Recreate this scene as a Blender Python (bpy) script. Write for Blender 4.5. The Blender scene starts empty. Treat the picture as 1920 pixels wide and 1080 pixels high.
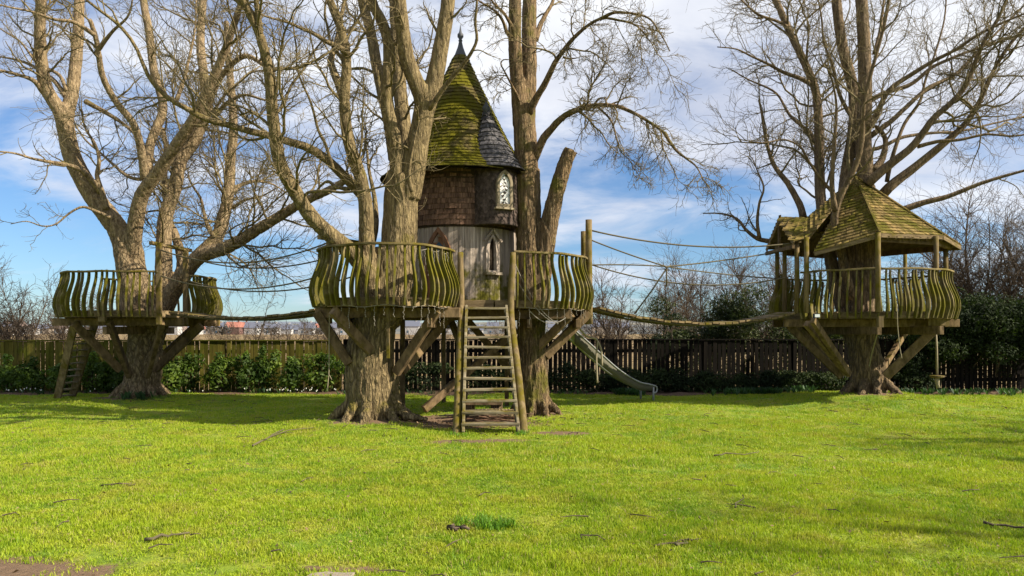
import bpy, math, random
import numpy as np
from mathutils import Matrix, Vector, noise as mnoise

sc = bpy.context.scene
C = sc.collection
R_ = math.radians
rng = np.random.default_rng(11)
random.seed(5)

# ------------------------------------------------------------------ camera, sky, sun, exposure
F, EYE, HOR = 1400.0, 1.6, 622.0          # focal length in photo pixels, eye height, horizon row
cam_d = bpy.data.cameras.new('camera')
cam = bpy.data.objects.new('camera', cam_d); C.objects.link(cam)
cam.location = (0, 0, EYE); cam.rotation_euler = (R_(90), 0, 0)
cam_d.sensor_width = 36; cam_d.lens = F / 1920 * 36
cam_d.shift_y = (HOR - 540) / 1920
cam_d.clip_start = 0.1; cam_d.clip_end = 6000
sc.camera = cam

SUN_EL, SUN_AZ = 36.0, 16.0               # elevation; angle turned from +X towards the camera side
s_dir = Vector((math.cos(R_(SUN_EL)) * math.cos(R_(SUN_AZ)), -math.cos(R_(SUN_EL)) * math.sin(R_(SUN_AZ)), math.sin(R_(SUN_EL))))
sun_d = bpy.data.lights.new('sun', 'SUN'); sun_d.energy = 5.0; sun_d.angle = R_(0.5); sun_d.color = (1.0, 0.90, 0.74)
sun = bpy.data.objects.new('sun', sun_d); C.objects.link(sun)
sun.rotation_euler = s_dir.to_track_quat('Z', 'Y').to_euler()
sun.location = s_dir * 60

sc.view_settings.view_transform = 'Standard'; sc.view_settings.look = 'None'
sc.view_settings.gamma = 1.0; sc.view_settings.use_curve_mapping = False
sc.view_settings.exposure = 1.0

world = bpy.data.worlds.new('World'); sc.world = world; world.use_nodes = True
nt = world.node_tree; nt.nodes.clear()
def wn(t, **k):
    n = nt.nodes.new(t)
    for a, b in k.items(): setattr(n, a, b)
    return n
def math_node(tree, op, a=None, b=None, clamp=False):
    n = tree.nodes.new('ShaderNodeMath'); n.operation = op; n.use_clamp = clamp
    for i, v in enumerate((a, b)):
        if v is None: continue
        if isinstance(v, (int, float)): n.inputs[i].default_value = v
        else: tree.links.new(v, n.inputs[i])
    return n.outputs[0]
wo = wn('ShaderNodeOutputWorld'); bg = wn('ShaderNodeBackground'); bg.inputs[1].default_value = 0.062
sky = wn('ShaderNodeTexSky', sky_type='NISHITA'); sky.sun_disc = False
sky.sun_elevation = R_(SUN_EL); sky.sun_rotation = R_(90 + SUN_AZ); sky.air_density = 1.0; sky.dust_density = 0.3; sky.ozone_density = 2.5
tc = wn('ShaderNodeTexCoord'); sx = wn('ShaderNodeSeparateXYZ'); nt.links.new(tc.outputs['Generated'], sx.inputs[0])
den = math_node(nt, 'ADD', math_node(nt, 'MAXIMUM', sx.outputs[2], 0.0), 0.22)
u = math_node(nt, 'DIVIDE', sx.outputs[0], den); v = math_node(nt, 'DIVIDE', sx.outputs[1], den)
cx = wn('ShaderNodeCombineXYZ'); nt.links.new(u, cx.inputs[0]); nt.links.new(v, cx.inputs[1])
def wnoise(scale, detail, rough, loc, dist=0.0, rot=0.0, sc3=(1, 1, 1)):
    mp = wn('ShaderNodeMapping'); mp.inputs['Location'].default_value = loc; mp.inputs['Scale'].default_value = sc3; mp.inputs['Rotation'].default_value = (0, 0, rot)
    nt.links.new(cx.outputs[0], mp.inputs[0])
    n = wn('ShaderNodeTexNoise'); n.inputs['Scale'].default_value = scale; n.inputs['Detail'].default_value = detail
    n.inputs['Roughness'].default_value = rough; n.inputs['Distortion'].default_value = dist
    nt.links.new(mp.outputs[0], n.inputs['Vector']); return n.outputs[0]
big = wnoise(0.55, 3, 0.5, (3.1, 1.7, 0), 0.3)
fine = wnoise(1.6, 9, 0.6, (0.4, 7.7, 0), 0.5, 0.35, (1.0, 1.5, 1))
elev = wn('ShaderNodeMapRange'); elev.inputs[1].default_value = 0.02; elev.inputs[2].default_value = 0.30; elev.inputs[3].default_value = -0.02; elev.inputs[4].default_value = 0.17
nt.links.new(sx.outputs[2], elev.inputs[0])
east = wn('ShaderNodeMapRange'); east.inputs[1].default_value = -0.5; east.inputs[2].default_value = 0.5; east.inputs[3].default_value = -0.04; east.inputs[4].default_value = 0.045
nt.links.new(sx.outputs[0], east.inputs[0])
cov = math_node(nt, 'ADD', math_node(nt, 'MULTIPLY', big, 0.55), math_node(nt, 'MULTIPLY', fine, 0.55))
cov = math_node(nt, 'ADD', cov, elev.outputs[0]); cov = math_node(nt, 'ADD', cov, east.outputs[0])
ramp = wn('ShaderNodeMapRange', interpolation_type='SMOOTHSTEP'); ramp.inputs[1].default_value = 0.545; ramp.inputs[2].default_value = 0.77
nt.links.new(cov, ramp.inputs[0])
shade = wnoise(1.1, 6, 0.55, (5.2, 3.3, 0), 0.2)
shr = wn('ShaderNodeMapRange'); shr.inputs[1].default_value = 0.35; shr.inputs[2].default_value = 0.68
nt.links.new(shade, shr.inputs[0])
cmix = wn('ShaderNodeMix', data_type='RGBA'); nt.links.new(shr.outputs[0], cmix.inputs[0])
cmix.inputs[6].default_value = (5.2, 5.6, 6.7, 1); cmix.inputs[7].default_value = (9.3, 9.4, 9.6, 1)
tint = wn('ShaderNodeMix', data_type='RGBA', blend_type='MULTIPLY'); tint.inputs[0].default_value = 1.0
nt.links.new(sky.outputs[0], tint.inputs[6]); tint.inputs[7].default_value = (0.68, 0.88, 1.12, 1)
smix = wn('ShaderNodeMix', data_type='RGBA'); nt.links.new(ramp.outputs[0], smix.inputs[0])
nt.links.new(tint.outputs[2], smix.inputs[6]); nt.links.new(cmix.outputs[2], smix.inputs[7])
nt.links.new(smix.outputs[2], bg.inputs[0]); nt.links.new(bg.outputs[0], wo.inputs[0])

# ------------------------------------------------------------------ helpers
def W(px, py, d):
    return np.array(((px - 960) / F * d, d, EYE + (HOR - py) / F * d))
def tag(o, label=None, cat=None, group=None, kind=None):
    if label: o['label'] = label
    if cat: o['category'] = cat
    if group: o['group'] = group
    if kind: o['kind'] = kind
    return o
def empty(name, loc=(0, 0, 0), rz=0.0):
    o = bpy.data.objects.new(name, None); C.objects.link(o); o.location = loc; o.rotation_euler.z = rz
    o.empty_display_size = 0.2
    return o
def link(name, mesh, mat, parent=None):
    o = bpy.data.objects.new(name, mesh); C.objects.link(o)
    if mat is not None and not mesh.materials: mesh.materials.append(mat)
    if parent is not None:
        o.parent = parent
        # parts are modelled in world space; take the parent's (unrotated) place off again
        p = parent; off = Vector((0, 0, 0))
        while p is not None: off += p.location; p = p.parent
        o.location = -off
    return o
def place(name, mesh, mat, parent, loc, rot=(0, 0, 0), scale=(1, 1, 1)):
    """a piece with its own local mesh, put at a world place under an unrotated parent"""
    o = link(name, mesh, mat, parent)
    o.location = o.location + Vector(loc)
    if isinstance(rot, Matrix): o.rotation_euler = rot.to_euler()
    else: o.rotation_euler = rot
    o.scale = scale
    return o
def mesh_np(name, V, Q=None, T=None, smooth=False):
    V = np.asarray(V, dtype=np.float32).reshape(-1, 3)
    me = bpy.data.meshes.new(name)
    nq = 0 if Q is None else len(Q); ntr = 0 if T is None else len(T)
    me.vertices.add(len(V)); me.vertices.foreach_set('co', V.ravel())
    loops = []; 
    if nq: loops.append(np.asarray(Q, dtype=np.int32).ravel())
    if ntr: loops.append(np.asarray(T, dtype=np.int32).ravel())
    L = np.concatenate(loops)
    me.loops.add(len(L)); me.loops.foreach_set('vertex_index', L)
    me.polygons.add(nq + ntr)
    st = np.concatenate((np.arange(nq) * 4, nq * 4 + np.arange(ntr) * 3)).astype(np.int32)
    me.polygons.foreach_set('loop_start', st)
    if smooth: me.polygons.foreach_set('use_smooth', np.ones(nq + ntr, dtype=bool))
    me.update(calc_edges=True); me.validate()
    return me
class MB:
    def __init__(s): s.V = []; s.F = []
    def add(s, v, f):
        n = len(s.V); s.V += [tuple(map(float, q)) for q in v]; s.F += [tuple(i + n for i in q) for q in f]; return s
    def box(s, c, size, M=None):
        x, y, z = (k / 2 for k in size)
        vs = [Vector((a * x, b * y, e * z)) for a in (-1, 1) for b in (-1, 1) for e in (-1, 1)]
        if M is not None: vs = [M @ q for q in vs]
        vs = [q + Vector(c) for q in vs]
        return s.add(vs, [(0, 1, 3, 2), (4, 6, 7, 5), (0, 4, 5, 1), (2, 3, 7, 6), (0, 2, 6, 4), (1, 5, 7, 3)])
    def beam(s, a, b, w, h, up=(0, 0, 1)):
        """square-cut timber from a to b, w across, h high"""
        a = Vector(a); b = Vector(b); t = (b - a); L = t.length; t.normalize()
        side = t.cross(Vector(up))
        if side.length < 1e-4: side = t.cross(Vector((1, 0, 0)))
        side.normalize(); u2 = side.cross(t)
        M = Matrix((side, t, u2)).transposed()
        return s.box((a + b) / 2, (w, L, h), M)
    def tube(s, P, R, n=8, cap=True, rnd=0.0):
        P = [Vector(p) for p in P]; m = len(P)
        if isinstance(R, (int, float)): R = [R] * m
        base = len(s.V); T0 = (P[-1] - P[0]).normalized()
        ref = Vector((1, 0, 0)) if abs(T0.x) < 0.6 else Vector((0, 1, 0))
        for i in range(m):
            t = (P[min(i + 1, m - 1)] - P[max(i - 1, 0)]).normalized()
            n1 = t.cross(ref).normalized(); n2 = t.cross(n1)
            for k in range(n):
                a = 2 * math.pi * k / n; r = R[i] * (1 + rnd * random.uniform(-1, 1))
                s.V.append(tuple(P[i] + n1 * (math.cos(a) * r) + n2 * (math.sin(a) * r)))
        for i in range(m - 1):
            for k in range(n):
                k2 = (k + 1) % n
                s.F.append((base + i * n + k, base + i * n + k2, base + (i + 1) * n + k2, base + (i + 1) * n + k))
        if cap:
            s.F.append(tuple(base + k for k in range(n))[::-1]); s.F.append(tuple(base + (m - 1) * n + k for k in range(n)))
        return s
    def lathe(s, prof, c, n=24, a0=0.0, a1=2 * math.pi):
        full = abs(a1 - a0 - 2 * math.pi) < 1e-6; base = len(s.V); k = n if full else n + 1
        for (r, z) in prof:
            for i in range(k):
                a = a0 + (a1 - a0) * i / n
                s.V.append((c[0] + r * math.cos(a), c[1] + r * math.sin(a), z))
        for j in range(len(prof) - 1):
            for i in range(n):
                i2 = (i + 1) % k
                s.F.append((base + j * k + i, base + j * k + i2, base + (j + 1) * k + i2, base + (j + 1) * k + i))
        return s
    def prism(s, poly, M, th):
        """poly in local x,z; thickness th along local y, centred"""
        n = len(poly); v = []
        for y in (-th / 2, th / 2): v += [M @ Vector((p[0], y, p[1])) for p in poly]
        f = [tuple(range(n)), tuple(range(2 * n - 1, n - 1, -1))]
        f += [(i, i + n, (i + 1) % n + n, (i + 1) % n) for i in range(n)]
        return s.add(v, f)
    def mesh(s, name, smooth=False):
        me = bpy.data.meshes.new(name); me.from_pydata(s.V, [], s.F)
        if smooth: me.polygons.foreach_set('use_smooth', [True] * len(me.polygons))
        me.update(); return me
    def build(s, name, mat, parent=None, smooth=False):
        return link(name, s.mesh(name, smooth), mat, parent)
def bevelled(o, w=0.006, seg=1):
    m = o.modifiers.new('bevel', 'BEVEL'); m.width = w; m.segments = seg; m.limit_method = 'ANGLE'; return o
def catmull(pts, n=16):
    P = np.asarray(pts, float); P = np.vstack((2 * P[0] - P[1], P, 2 * P[-1] - P[-2])); out = []
    for i in range(1, len(P) - 2):
        for k in range(n):
            t = k / n; a, b, c, d = P[i - 1], P[i], P[i + 1], P[i + 2]
            out.append(0.5 * (2 * b + (c - a) * t + (2 * a - 5 * b + 4 * c - d) * t * t + (3 * b - a - 3 * c + d) * t ** 3))
    out.append(P[-2]); return np.array(out)
def resample(P, n=None, step=None):
    P = np.asarray(P, float); s = np.concatenate(((0,), np.cumsum(np.linalg.norm(np.diff(P, axis=0), axis=1))))
    if n is None: n = max(2, int(round(s[-1] / step)) + 1)
    q = np.linspace(0, s[-1], n)
    return np.stack([np.interp(q, s, P[:, k]) for k in range(P.shape[1])], 1)

# ------------------------------------------------------------------ materials
class MT:
    def __init__(s, name):
        s.m = bpy.data.materials.new(name); s.m.use_nodes = True; s.t = s.m.node_tree; s.t.nodes.clear()
        s.out = s.n('ShaderNodeOutputMaterial'); s.p = s.n('ShaderNodeBsdfPrincipled')
        s.t.links.new(s.p.outputs[0], s.out.inputs[0]); s.p.inputs['Roughness'].default_value = 0.85
        s.p.inputs['Specular IOR Level'].default_value = 0.25
    def n(s, t, **k):
        q = s.t.nodes.new(t)
        for a, b in k.items(): setattr(q, a, b)
        return q
    def l(s, a, b): s.t.links.new(a, b)
    def vec(s, kind='pos', scale=(1, 1, 1)):
        if kind == 'pos': o = s.n('ShaderNodeNewGeometry').outputs['Position']
        else: o = s.n('ShaderNodeTexCoord').outputs['Object']
        if kind == 'obj':     # shift every object's grain
            oi = s.n('ShaderNodeObjectInfo'); sc_ = s.n('ShaderNodeVectorMath', operation='SCALE'); sc_.inputs[0].default_value = (37, 53, 71)
            s.l(oi.outputs['Random'], sc_.inputs['Scale']); ad = s.n('ShaderNodeVectorMath', operation='ADD'); s.l(o, ad.inputs[0]); s.l(sc_.outputs[0], ad.inputs[1]); o = ad.outputs[0]
        mp = s.n('ShaderNodeMapping'); mp.inputs['Scale'].default_value = scale; s.l(o, mp.inputs[0]); return mp.outputs[0]
    def noise(s, v, scale, detail=4, rough=0.6, dist=0.0):
        q = s.n('ShaderNodeTexNoise'); q.inputs['Scale'].default_value = scale; q.inputs['Detail'].default_value = detail
        q.inputs['Roughness'].default_value = rough; q.inputs['Distortion'].default_value = dist; s.l(v, q.inputs['Vector']); return q.outputs[0]
    def mr(s, x, a, b, c=0.0, d=1.0, smooth=True):
        q = s.n('ShaderNodeMapRange'); q.interpolation_type = 'SMOOTHSTEP' if smooth else 'LINEAR'
        for i, k in enumerate((a, b, c, d)): q.inputs[i + 1].default_value = k
        s.l(x, q.inputs[0]); return q.outputs[0]
    def mix(s, f, a, b, blend='MIX'):
        q = s.n('ShaderNodeMix', data_type='RGBA', blend_type=blend)
        if isinstance(f, (int, float)): q.inputs[0].default_value = f
        else: s.l(f, q.inputs[0])
        for i, k in ((6, a), (7, b)):
            if isinstance(k, tuple): q.inputs[i].default_value = (*k[:3], 1)
            else: s.l(k, q.inputs[i])
        return q.outputs[2]
    def rand(s):
        a = s.n('ShaderNodeObjectInfo').outputs['Random']; b = s.n('ShaderNodeNewGeometry').outputs['Random Per Island']
        return math_node(s.t, 'FRACT', math_node(s.t, 'ADD', a, b))
    def nz(s):
        q = s.n('ShaderNodeSeparateXYZ'); s.l(s.n('ShaderNodeNewGeometry').outputs['Normal'], q.inputs[0]); return q.outputs
    def posz(s):
        q = s.n('ShaderNodeSeparateXYZ'); s.l(s.n('ShaderNodeNewGeometry').outputs['Position'], q.inputs[0]); return q.outputs
    def bump(s, h, strength=0.5, dist=0.02):
        q = s.n('ShaderNodeBump'); q.inputs['Strength'].default_value = strength; q.inputs['Distance'].default_value = dist
        s.l(h, q.inputs['Height']); s.l(q.outputs[0], s.p.inputs['Normal'])
    def col(s, c):
        if isinstance(c, tuple): s.p.inputs['Base Color'].default_value = (*c[:3], 1)
        else: s.l(c, s.p.inputs['Base Color'])
    def set(s, **k):
        for a, b in k.items(): s.p.inputs[a.replace('_', ' ')].default_value = b
        return s
def wood(name, c1, c2, moss=(0.16, 0.16, 0.02), amt=0.5, grain=(14, 14, 1.6), vary=0.35, zmoss=None, kind='obj', mscale=3.0):
    """weathered timber: streaky grain, piece-to-piece shade, green algae in patches"""
    c1, c2, moss = (tuple(x * k for x, k in zip(c, (.84, .80, .74))) for c in (c1, c2, moss)); t = MT(name); v = t.vec(kind, grain); g = t.noise(v, 1.5, 6, 0.65, 0.4)
    c = t.mix(t.mr(g, 0.3, 0.7), c1, c2)
    r = t.rand(); k = t.mr(r, 0, 1, 1 - vary, 1 + vary, False)
    hv = t.n('ShaderNodeHueSaturation'); t.l(c, hv.inputs['Color']); t.l(k, hv.inputs['Value']); c = hv.outputs[0]
    m = t.noise(t.vec('pos'), mscale, 5, 0.65)
    f = math_node(t.t, 'ADD', m, math_node(t.t, 'MULTIPLY', t.nz()[2], 0.10))
    if zmoss:
        zz = t.mr(t.posz()[2], zmoss[0], zmoss[1], 0.38, 0.0); f = math_node(t.t, 'ADD', f, zz)
    lo = 0.78 - amt * 0.55
    f = t.mr(f, lo, lo + 0.25)
    mossc = t.mix(t.noise(t.vec('pos'), 11, 3), tuple(x * 0.6 for x in moss), tuple(x * 1.35 for x in moss))
    t.col(t.mix(f, c, mossc)); t.bump(g, 0.35, 0.01); t.p.inputs['Specular IOR Level'].default_value = 0.12; return t.m
def bark(name, c1, c2, c3, moss, amt, furrow=(7, 7, 1.4), bs=0.7, cr=1.9):
    c1, c2, c3, moss = (tuple(x * k for x, k in zip(c, (.94, .93, .86))) for c in (c1, c2, c3, moss)); t = MT(name); v = t.vec('pos', furrow); g = t.noise(v, 2.2, 9, 0.68, 0.6)
    fine_ = t.noise(t.vec('pos', (26, 26, 9)), 1.6, 5, 0.7)
    c = t.mix(t.mr(g, 0.33, 0.62), c1, c2); c = t.mix(t.mr(fine_, 0.50, 0.70), c, c3)
    wv = t.n('ShaderNodeVectorMath', operation='ADD'); nz_ = t.n('ShaderNodeTexNoise'); nz_.inputs['Scale'].default_value = 1.3; nz_.inputs['Detail'].default_value = 4; t.l(v, nz_.inputs['Vector'])
    ns = t.n('ShaderNodeVectorMath', operation='SCALE'); ns.inputs['Scale'].default_value = 0.9; t.l(nz_.outputs['Color'], ns.inputs[0]); t.l(v, wv.inputs[0]); t.l(ns.outputs[0], wv.inputs[1])
    vo = t.n('ShaderNodeTexVoronoi', feature='DISTANCE_TO_EDGE'); vo.inputs['Scale'].default_value = cr; t.l(wv.outputs[0], vo.inputs['Vector'])
    crack = t.mr(vo.outputs['Distance'], 0.0, 0.20); old = t.mr(t.posz()[2], 1.8, 5.2, 0.62, 0.25); crk = math_node(t.t, 'MULTIPLY', math_node(t.t, 'SUBTRACT', 1.0, crack), old); c = t.mix(crk, c, tuple(x * 0.55 for x in c1))
    m = t.noise(t.vec('pos'), 1.7, 6, 0.6); f = math_node(t.t, 'ADD', m, math_node(t.t, 'MULTIPLY', t.nz()[2], 0.12))
    lo = 0.8 - 0.5 * amt; f = t.mr(f, lo, lo + 0.2); f = math_node(t.t, 'MULTIPLY', f, 0.85)
    t.col(t.mix(f, c, moss)); h = math_node(t.t, 'ADD', g, math_node(t.t, 'MULTIPLY', fine_, 0.45)); h = math_node(t.t, 'ADD', h, math_node(t.t, 'MULTIPLY', crk, -0.8)); t.bump(h, bs, 0.06); return t.m

M = {}
MOSS = (0.125, 0.104, 0.009)
M['baluster'] = wood('mossy_baluster_wood', (0.10, 0.082, 0.042), (0.29, 0.25, 0.135), (0.118, 0.112, 0.009), 0.80, (10, 10, 1.2), 0.4)
M['rail'] = wood('mossy_rail_wood', (0.12, 0.098, 0.05), (0.28, 0.225, 0.12), MOSS, 0.62, (3, 3, 3), 0.2)
M['rim'] = wood('weathered_rim_wood', (0.11, 0.082, 0.045), (0.28, 0.215, 0.125), MOSS, 0.48, (3, 3, 14), 0.25)
M['deck'] = wood('deck_wood', (0.10, 0.08, 0.05), (0.20, 0.16, 0.10), MOSS, 0.4, (10, 1.5, 10), 0.3)
M['beam'] = wood('brace_wood', (0.085, 0.06, 0.033), (0.25, 0.18, 0.105), MOSS, 0.45, (6, 6, 3), 0.25)
M['post'] = wood('mossy_post_wood', (0.12, 0.09, 0.05), (0.28, 0.215, 0.12), MOSS, 0.65, (12, 12, 1.4), 0.2)
M['step'] = wood('step_wood', (0.16, 0.14, 0.09), (0.36, 0.32, 0.23), MOSS, 0.55, (2, 12, 12), 0.2)
M['wallboard'] = wood('silvered_wall_boards', (0.22, 0.185, 0.155), (0.48, 0.42, 0.37), (0.10, 0.098, 0.012), 0.22, (18, 18, 0.9), 0.25, (2.3, 3.35))
M['wallshingle'] = wood('cedar_wall_shingles', (0.085, 0.050, 0.034), (0.235, 0.148, 0.105), (0.10, 0.09, 0.03), 0.05, (14, 14, 2), 0.45)
M['roofshingle'] = wood('mossy_roof_shingles', (0.06, 0.05, 0.022), (0.17, 0.135, 0.065), (0.125, 0.12, 0.006), 0.78, (9, 9, 3), 0.35, None, 'obj', 2.2)
M['gazeboshingle'] = wood('gazebo_roof_shingles', (0.085, 0.065, 0.026), (0.37, 0.27, 0.105), (0.095, 0.092, 0.006), 0.60, (9, 9, 3), 0.35, None, 'obj', 2.6)
M['slate'] = wood('dark_slate', (0.06, 0.06, 0.068), (0.15, 0.15, 0.165), (0.12, 0.12, 0.08), 0.1, (8, 8, 5), 0.35)
M['bay'] = wood('scaly_bay_cladding', (0.055, 0.042, 0.037), (0.115, 0.09, 0.08), (0.10, 0.085, 0.05), 0.15, (9, 9, 9), 0.4)
M['dark'] = wood('dark_inner_wood', (0.03, 0.022, 0.015), (0.06, 0.045, 0.03), MOSS, 0.0)
M['frame'] = wood('pale_window_frame', (0.30, 0.25, 0.17), (0.48, 0.42, 0.31), (0.2, 0.18, 0.05), 0.3)
M['doorframe'] = wood('red_brown_door_frame', (0.16, 0.085, 0.05), (0.28, 0.16, 0.10), MOSS, 0.1)
M['fence_ochre'] = wood('ochre_fence_boards', (0.075, 0.066, 0.013), (0.155, 0.135, 0.03), (0.085, 0.095, 0.01), 0.66, (9, 9, 1), 0.3)
M['fence_dark'] = wood('dark_fence_boards', (0.004, 0.0033, 0.0024), (0.013, 0.010, 0.007), (0.009, 0.010, 0.003), 0.3, (9, 9, 1), 0.3)  # dark stain plus the shade lying on this run, both put into the board colour
M['bark_left'] = bark('bark_left_tree', (0.11, 0.075, 0.042), (0.34, 0.25, 0.15), (0.44, 0.35, 0.24), (0.13, 0.115, 0.02), 0.42, (7, 7, 2.6), 0.8)
M['bark_mid'] = bark('bark_middle_tree', (0.095, 0.068, 0.034), (0.29, 0.22, 0.115), (0.40, 0.31, 0.18), (0.15, 0.125, 0.016), 0.50, (8, 8, 1.6), 0.9)
M['bark_right'] = bark('bark_furrowed_tree', (0.06, 0.040, 0.022), (0.27, 0.18, 0.10), (0.44, 0.33, 0.20), (0.12, 0.115, 0.008), 0.62, (9, 9, 0.9), 1.0)
M['bark_gaz'] = bark('bark_gazebo_tree', (0.075, 0.052, 0.032), (0.22, 0.155, 0.09), (0.30, 0.22, 0.135), (0.12, 0.105, 0.02), 0.4)
M['twig'] = bark('twig_bark', (0.085, 0.066, 0.034), (0.21, 0.165, 0.085), (0.26, 0.205, 0.11), (0.13, 0.108, 0.022), 0.35, (3, 3, 3), 0.2)
M['twig_dark'] = bark('scrub_bark', (0.055, 0.04, 0.028), (0.13, 0.095, 0.07), (0.15, 0.12, 0.085), (0.08, 0.07, 0.03), 0.2, (3, 3, 3), 0.2)
def simple(name, c, rough=0.8, metal=0.0, var=0.25, scale=20):
    t = MT(name); g = t.noise(t.vec('pos'), scale, 4)
    t.col(t.mix(g, tuple(x * (1 - var) for x in c), tuple(min(1, x * (1 + var)) for x in c))); t.set(Roughness=rough, Metallic=metal); t.bump(g, 0.15, 0.01); return t.m
M['rope'] = simple('old_rope', (0.105, 0.088, 0.052), 0.95, 0, 0.5, 60)
M['rope_pale'] = simple('pale_rope', (0.27, 0.23, 0.15), 0.95, 0, 0.4, 60)
M['steel'] = simple('worn_slide_steel', (0.30, 0.305, 0.31), 0.42, 0.45, 0.2, 6)
M['steel_paint'] = simple('olive_slide_side', (0.085, 0.08, 0.055), 0.6, 0, 0.3, 5)
M['lead'] = simple('lead_cap', (0.075, 0.08, 0.09), 0.6, 0, 0.35, 9)
M['black'] = simple('black_plastic', (0.02, 0.02, 0.02), 0.5)
M['lamp_glass'] = simple('lamp_glass', (0.7, 0.75, 0.75), 0.15)
M['wire'] = simple('pale_light_string', (0.26, 0.235, 0.19), 0.6)
M['stone'] = simple('pale_stone', (0.27, 0.22, 0.18), 0.9, 0, 0.25, 9)
t = MT('leaded_glass'); t.col((0.72, 0.72, 0.68)); t.set(Roughness=0.12, Metallic=0.0); t.p.inputs['Specular IOR Level'].default_value = 0.9; M['glass'] = t.m
t = MT('dark_reflecting_glass'); t.col((0.05, 0.10, 0.16)); t.set(Roughness=0.05); t.p.inputs['Specular IOR Level'].default_value = 1.0; M['glass_dark'] = t.m
def leaf(name, c1, c2, tr=0.35, gloss=0.6):
    t = MT(name); r = t.rand(); v = t.noise(t.vec('pos'), 1.3, 3)
    c = t.mix(r, c1, c2); c = t.mix(t.mr(v, 0.35, 0.65), c, tuple(x * 0.75 for x in c1)); t.col(c); t.set(Roughness=gloss)
    tl = t.n('ShaderNodeBsdfTranslucent'); ms = t.n('ShaderNodeMixShader'); ms.inputs[0].default_value = tr
    br = t.mix(1.0, c, (1.3, 1.5, 0.6), 'MULTIPLY'); t.l(br, tl.inputs[0]); t.l(t.p.outputs[0], ms.inputs[1]); t.l(tl.outputs[0], ms.inputs[2]); t.l(ms.outputs[0], t.out.inputs[0]); return t.m
M['laurel'] = leaf('laurel_leaves', (0.04, 0.08, 0.012), (0.17, 0.24, 0.03))
M['hedge'] = leaf('dark_hedge_leaves', (0.014, 0.026, 0.008), (0.046, 0.066, 0.016), 0.2, 0.85)
M['conifer'] = leaf('conifer_sprays', (0.022, 0.036, 0.010), (0.095, 0.115, 0.025), 0.2, 0.6)
M['bedplant'] = leaf('bed_plants', (0.03, 0.07, 0.025), (0.08, 0.15, 0.06), 0.3)
M['petal'] = simple('white_petals', (0.7, 0.7, 0.65), 0.7)
M['deadleaf'] = leaf('fallen_leaves', (0.10, 0.06, 0.03), (0.30, 0.20, 0.11), 0.15, 0.8)
# ------------------------------------------------------------------ ground, lawn, field, hills
DIRT = [(-0.75, 13.2, 1.7, 1.2, 1.0), (-0.55, 10.85, 0.95, 0.36, 0.95), (0.80, 11.6, 0.5, 0.33, 1.3), (-3.75, 4.92, 1.1, 0.40, 1.35),
        (-9.1, 17.7, 1.3, 0.7, 0.75), (-2.4, 12.9, 1.2, 0.6, 0.8), (0.5, 14.6, 0.9, 0.6, 0.8), (8.2, 16.6, 1.0, 0.5, 0.7), (9.3, 16.6, 1.0, 0.3, 0.7), (-1.2, 5.05, 0.6, 0.15, 0.7), (0.95, 7.3, 0.18, 0.08, 0.8)]
def hgt(x, y):
    d2 = ((x - 8.2) / 1.55) ** 2 + ((y - 16.5) / 1.9) ** 2
    h = 0.24 * np.exp(-d2) + 0.06 * np.exp(-(((x + 9.07) / 1.2) ** 2 + ((y - 18.1) / 1.2) ** 2)) + 0.07 * np.exp(-(((x + 2.35) / 1.1) ** 2 + ((y - 13.3) / 1.0) ** 2))
    h = h + 0.018 * np.sin(x * 0.9 + 1.3) * np.sin(y * 0.7 + .4) + 0.010 * np.sin(x * 2.3 + y * 1.1) + 0.007 * np.sin(y * 3.1 - x * 1.7)
    h = h + 0.006 * np.sin(x * 7.3 + 2 * np.sin(y * 3.7)) * np.sin(y * 8.1 + 2 * np.sin(x * 2.9))
    return h
def dirt_mask(x, y):
    m = np.zeros_like(x)
    for (a, b, rx, ry, k) in DIRT: m = np.maximum(m, k * np.exp(-(((x - a) / rx) ** 2 + ((y - b) / ry) ** 2)))
    return m
me = bpy.data.meshes.new('ground'); me.from_pydata([(-3000, -300, -0.09), (3000, -300, -0.09), (3000, 4000, -0.09), (-3000, 4000, -0.09)], [], [(0, 1, 2, 3)])
t = MT('straw_field'); a = t.noise(t.vec('pos', (0.01, 0.05, 1)), 1.0, 6, 0.6); b = t.noise(t.vec('pos', (0.2, 0.4, 1)), 1.0, 5, 0.6)
t.col(t.mix(t.mr(b, 0.3, 0.7), t.mix(t.mr(a, 0.35, 0.65), (0.30, 0.20, 0.09), (0.20, 0.155, 0.06)), (0.13, 0.085, 0.04))); t.set(Roughness=0.95)
tag(link('ground', me, t.m), kind='structure')

xs = np.arange(-26, 26.01, 0.125); ys = np.arange(-8, 19.41, 0.125)
gx, gy = np.meshgrid(xs, ys); gz = hgt(gx, gy)
Vg = np.stack((gx, gy, gz), -1).reshape(-1, 3); nx, ny = len(xs), len(ys)
idx = np.arange(nx * ny).reshape(ny, nx)
Qg = np.stack((idx[:-1, :-1], idx[:-1, 1:], idx[1:, 1:], idx[1:, :-1]), -1).reshape(-1, 4)
def lawn_colour(t, soil=True):
    p = t.vec('pos'); a = t.noise(p, 0.55, 4, 0.6); b = t.noise(p, 2.2, 6, 0.7); e = t.noise(p, 5.5, 6, 0.7); g = t.noise(p, 1.1, 6, 0.7)
    c = t.mix(t.mr(a, 0.35, 0.65), (0.125, 0.255, 0.008), (0.275, 0.375, 0.014))
    c = t.mix(t.mr(b, 0.42, 0.66), c, (0.33, 0.36, 0.03)); c = t.mix(t.mr(e, 0.50, 0.68, 0, 0.8), c, (0.048, 0.125, 0.004)); c = t.mix(t.mr(g, 0.54, 0.70, 0, 0.6), c, (0.27, 0.22, 0.07)); return c
t = MT('lawn_turf'); c = lawn_colour(t)
c = t.mix(0.35, c, (0.10, 0.10, 0.03))
pz = t.posz(); acc = None
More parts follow.
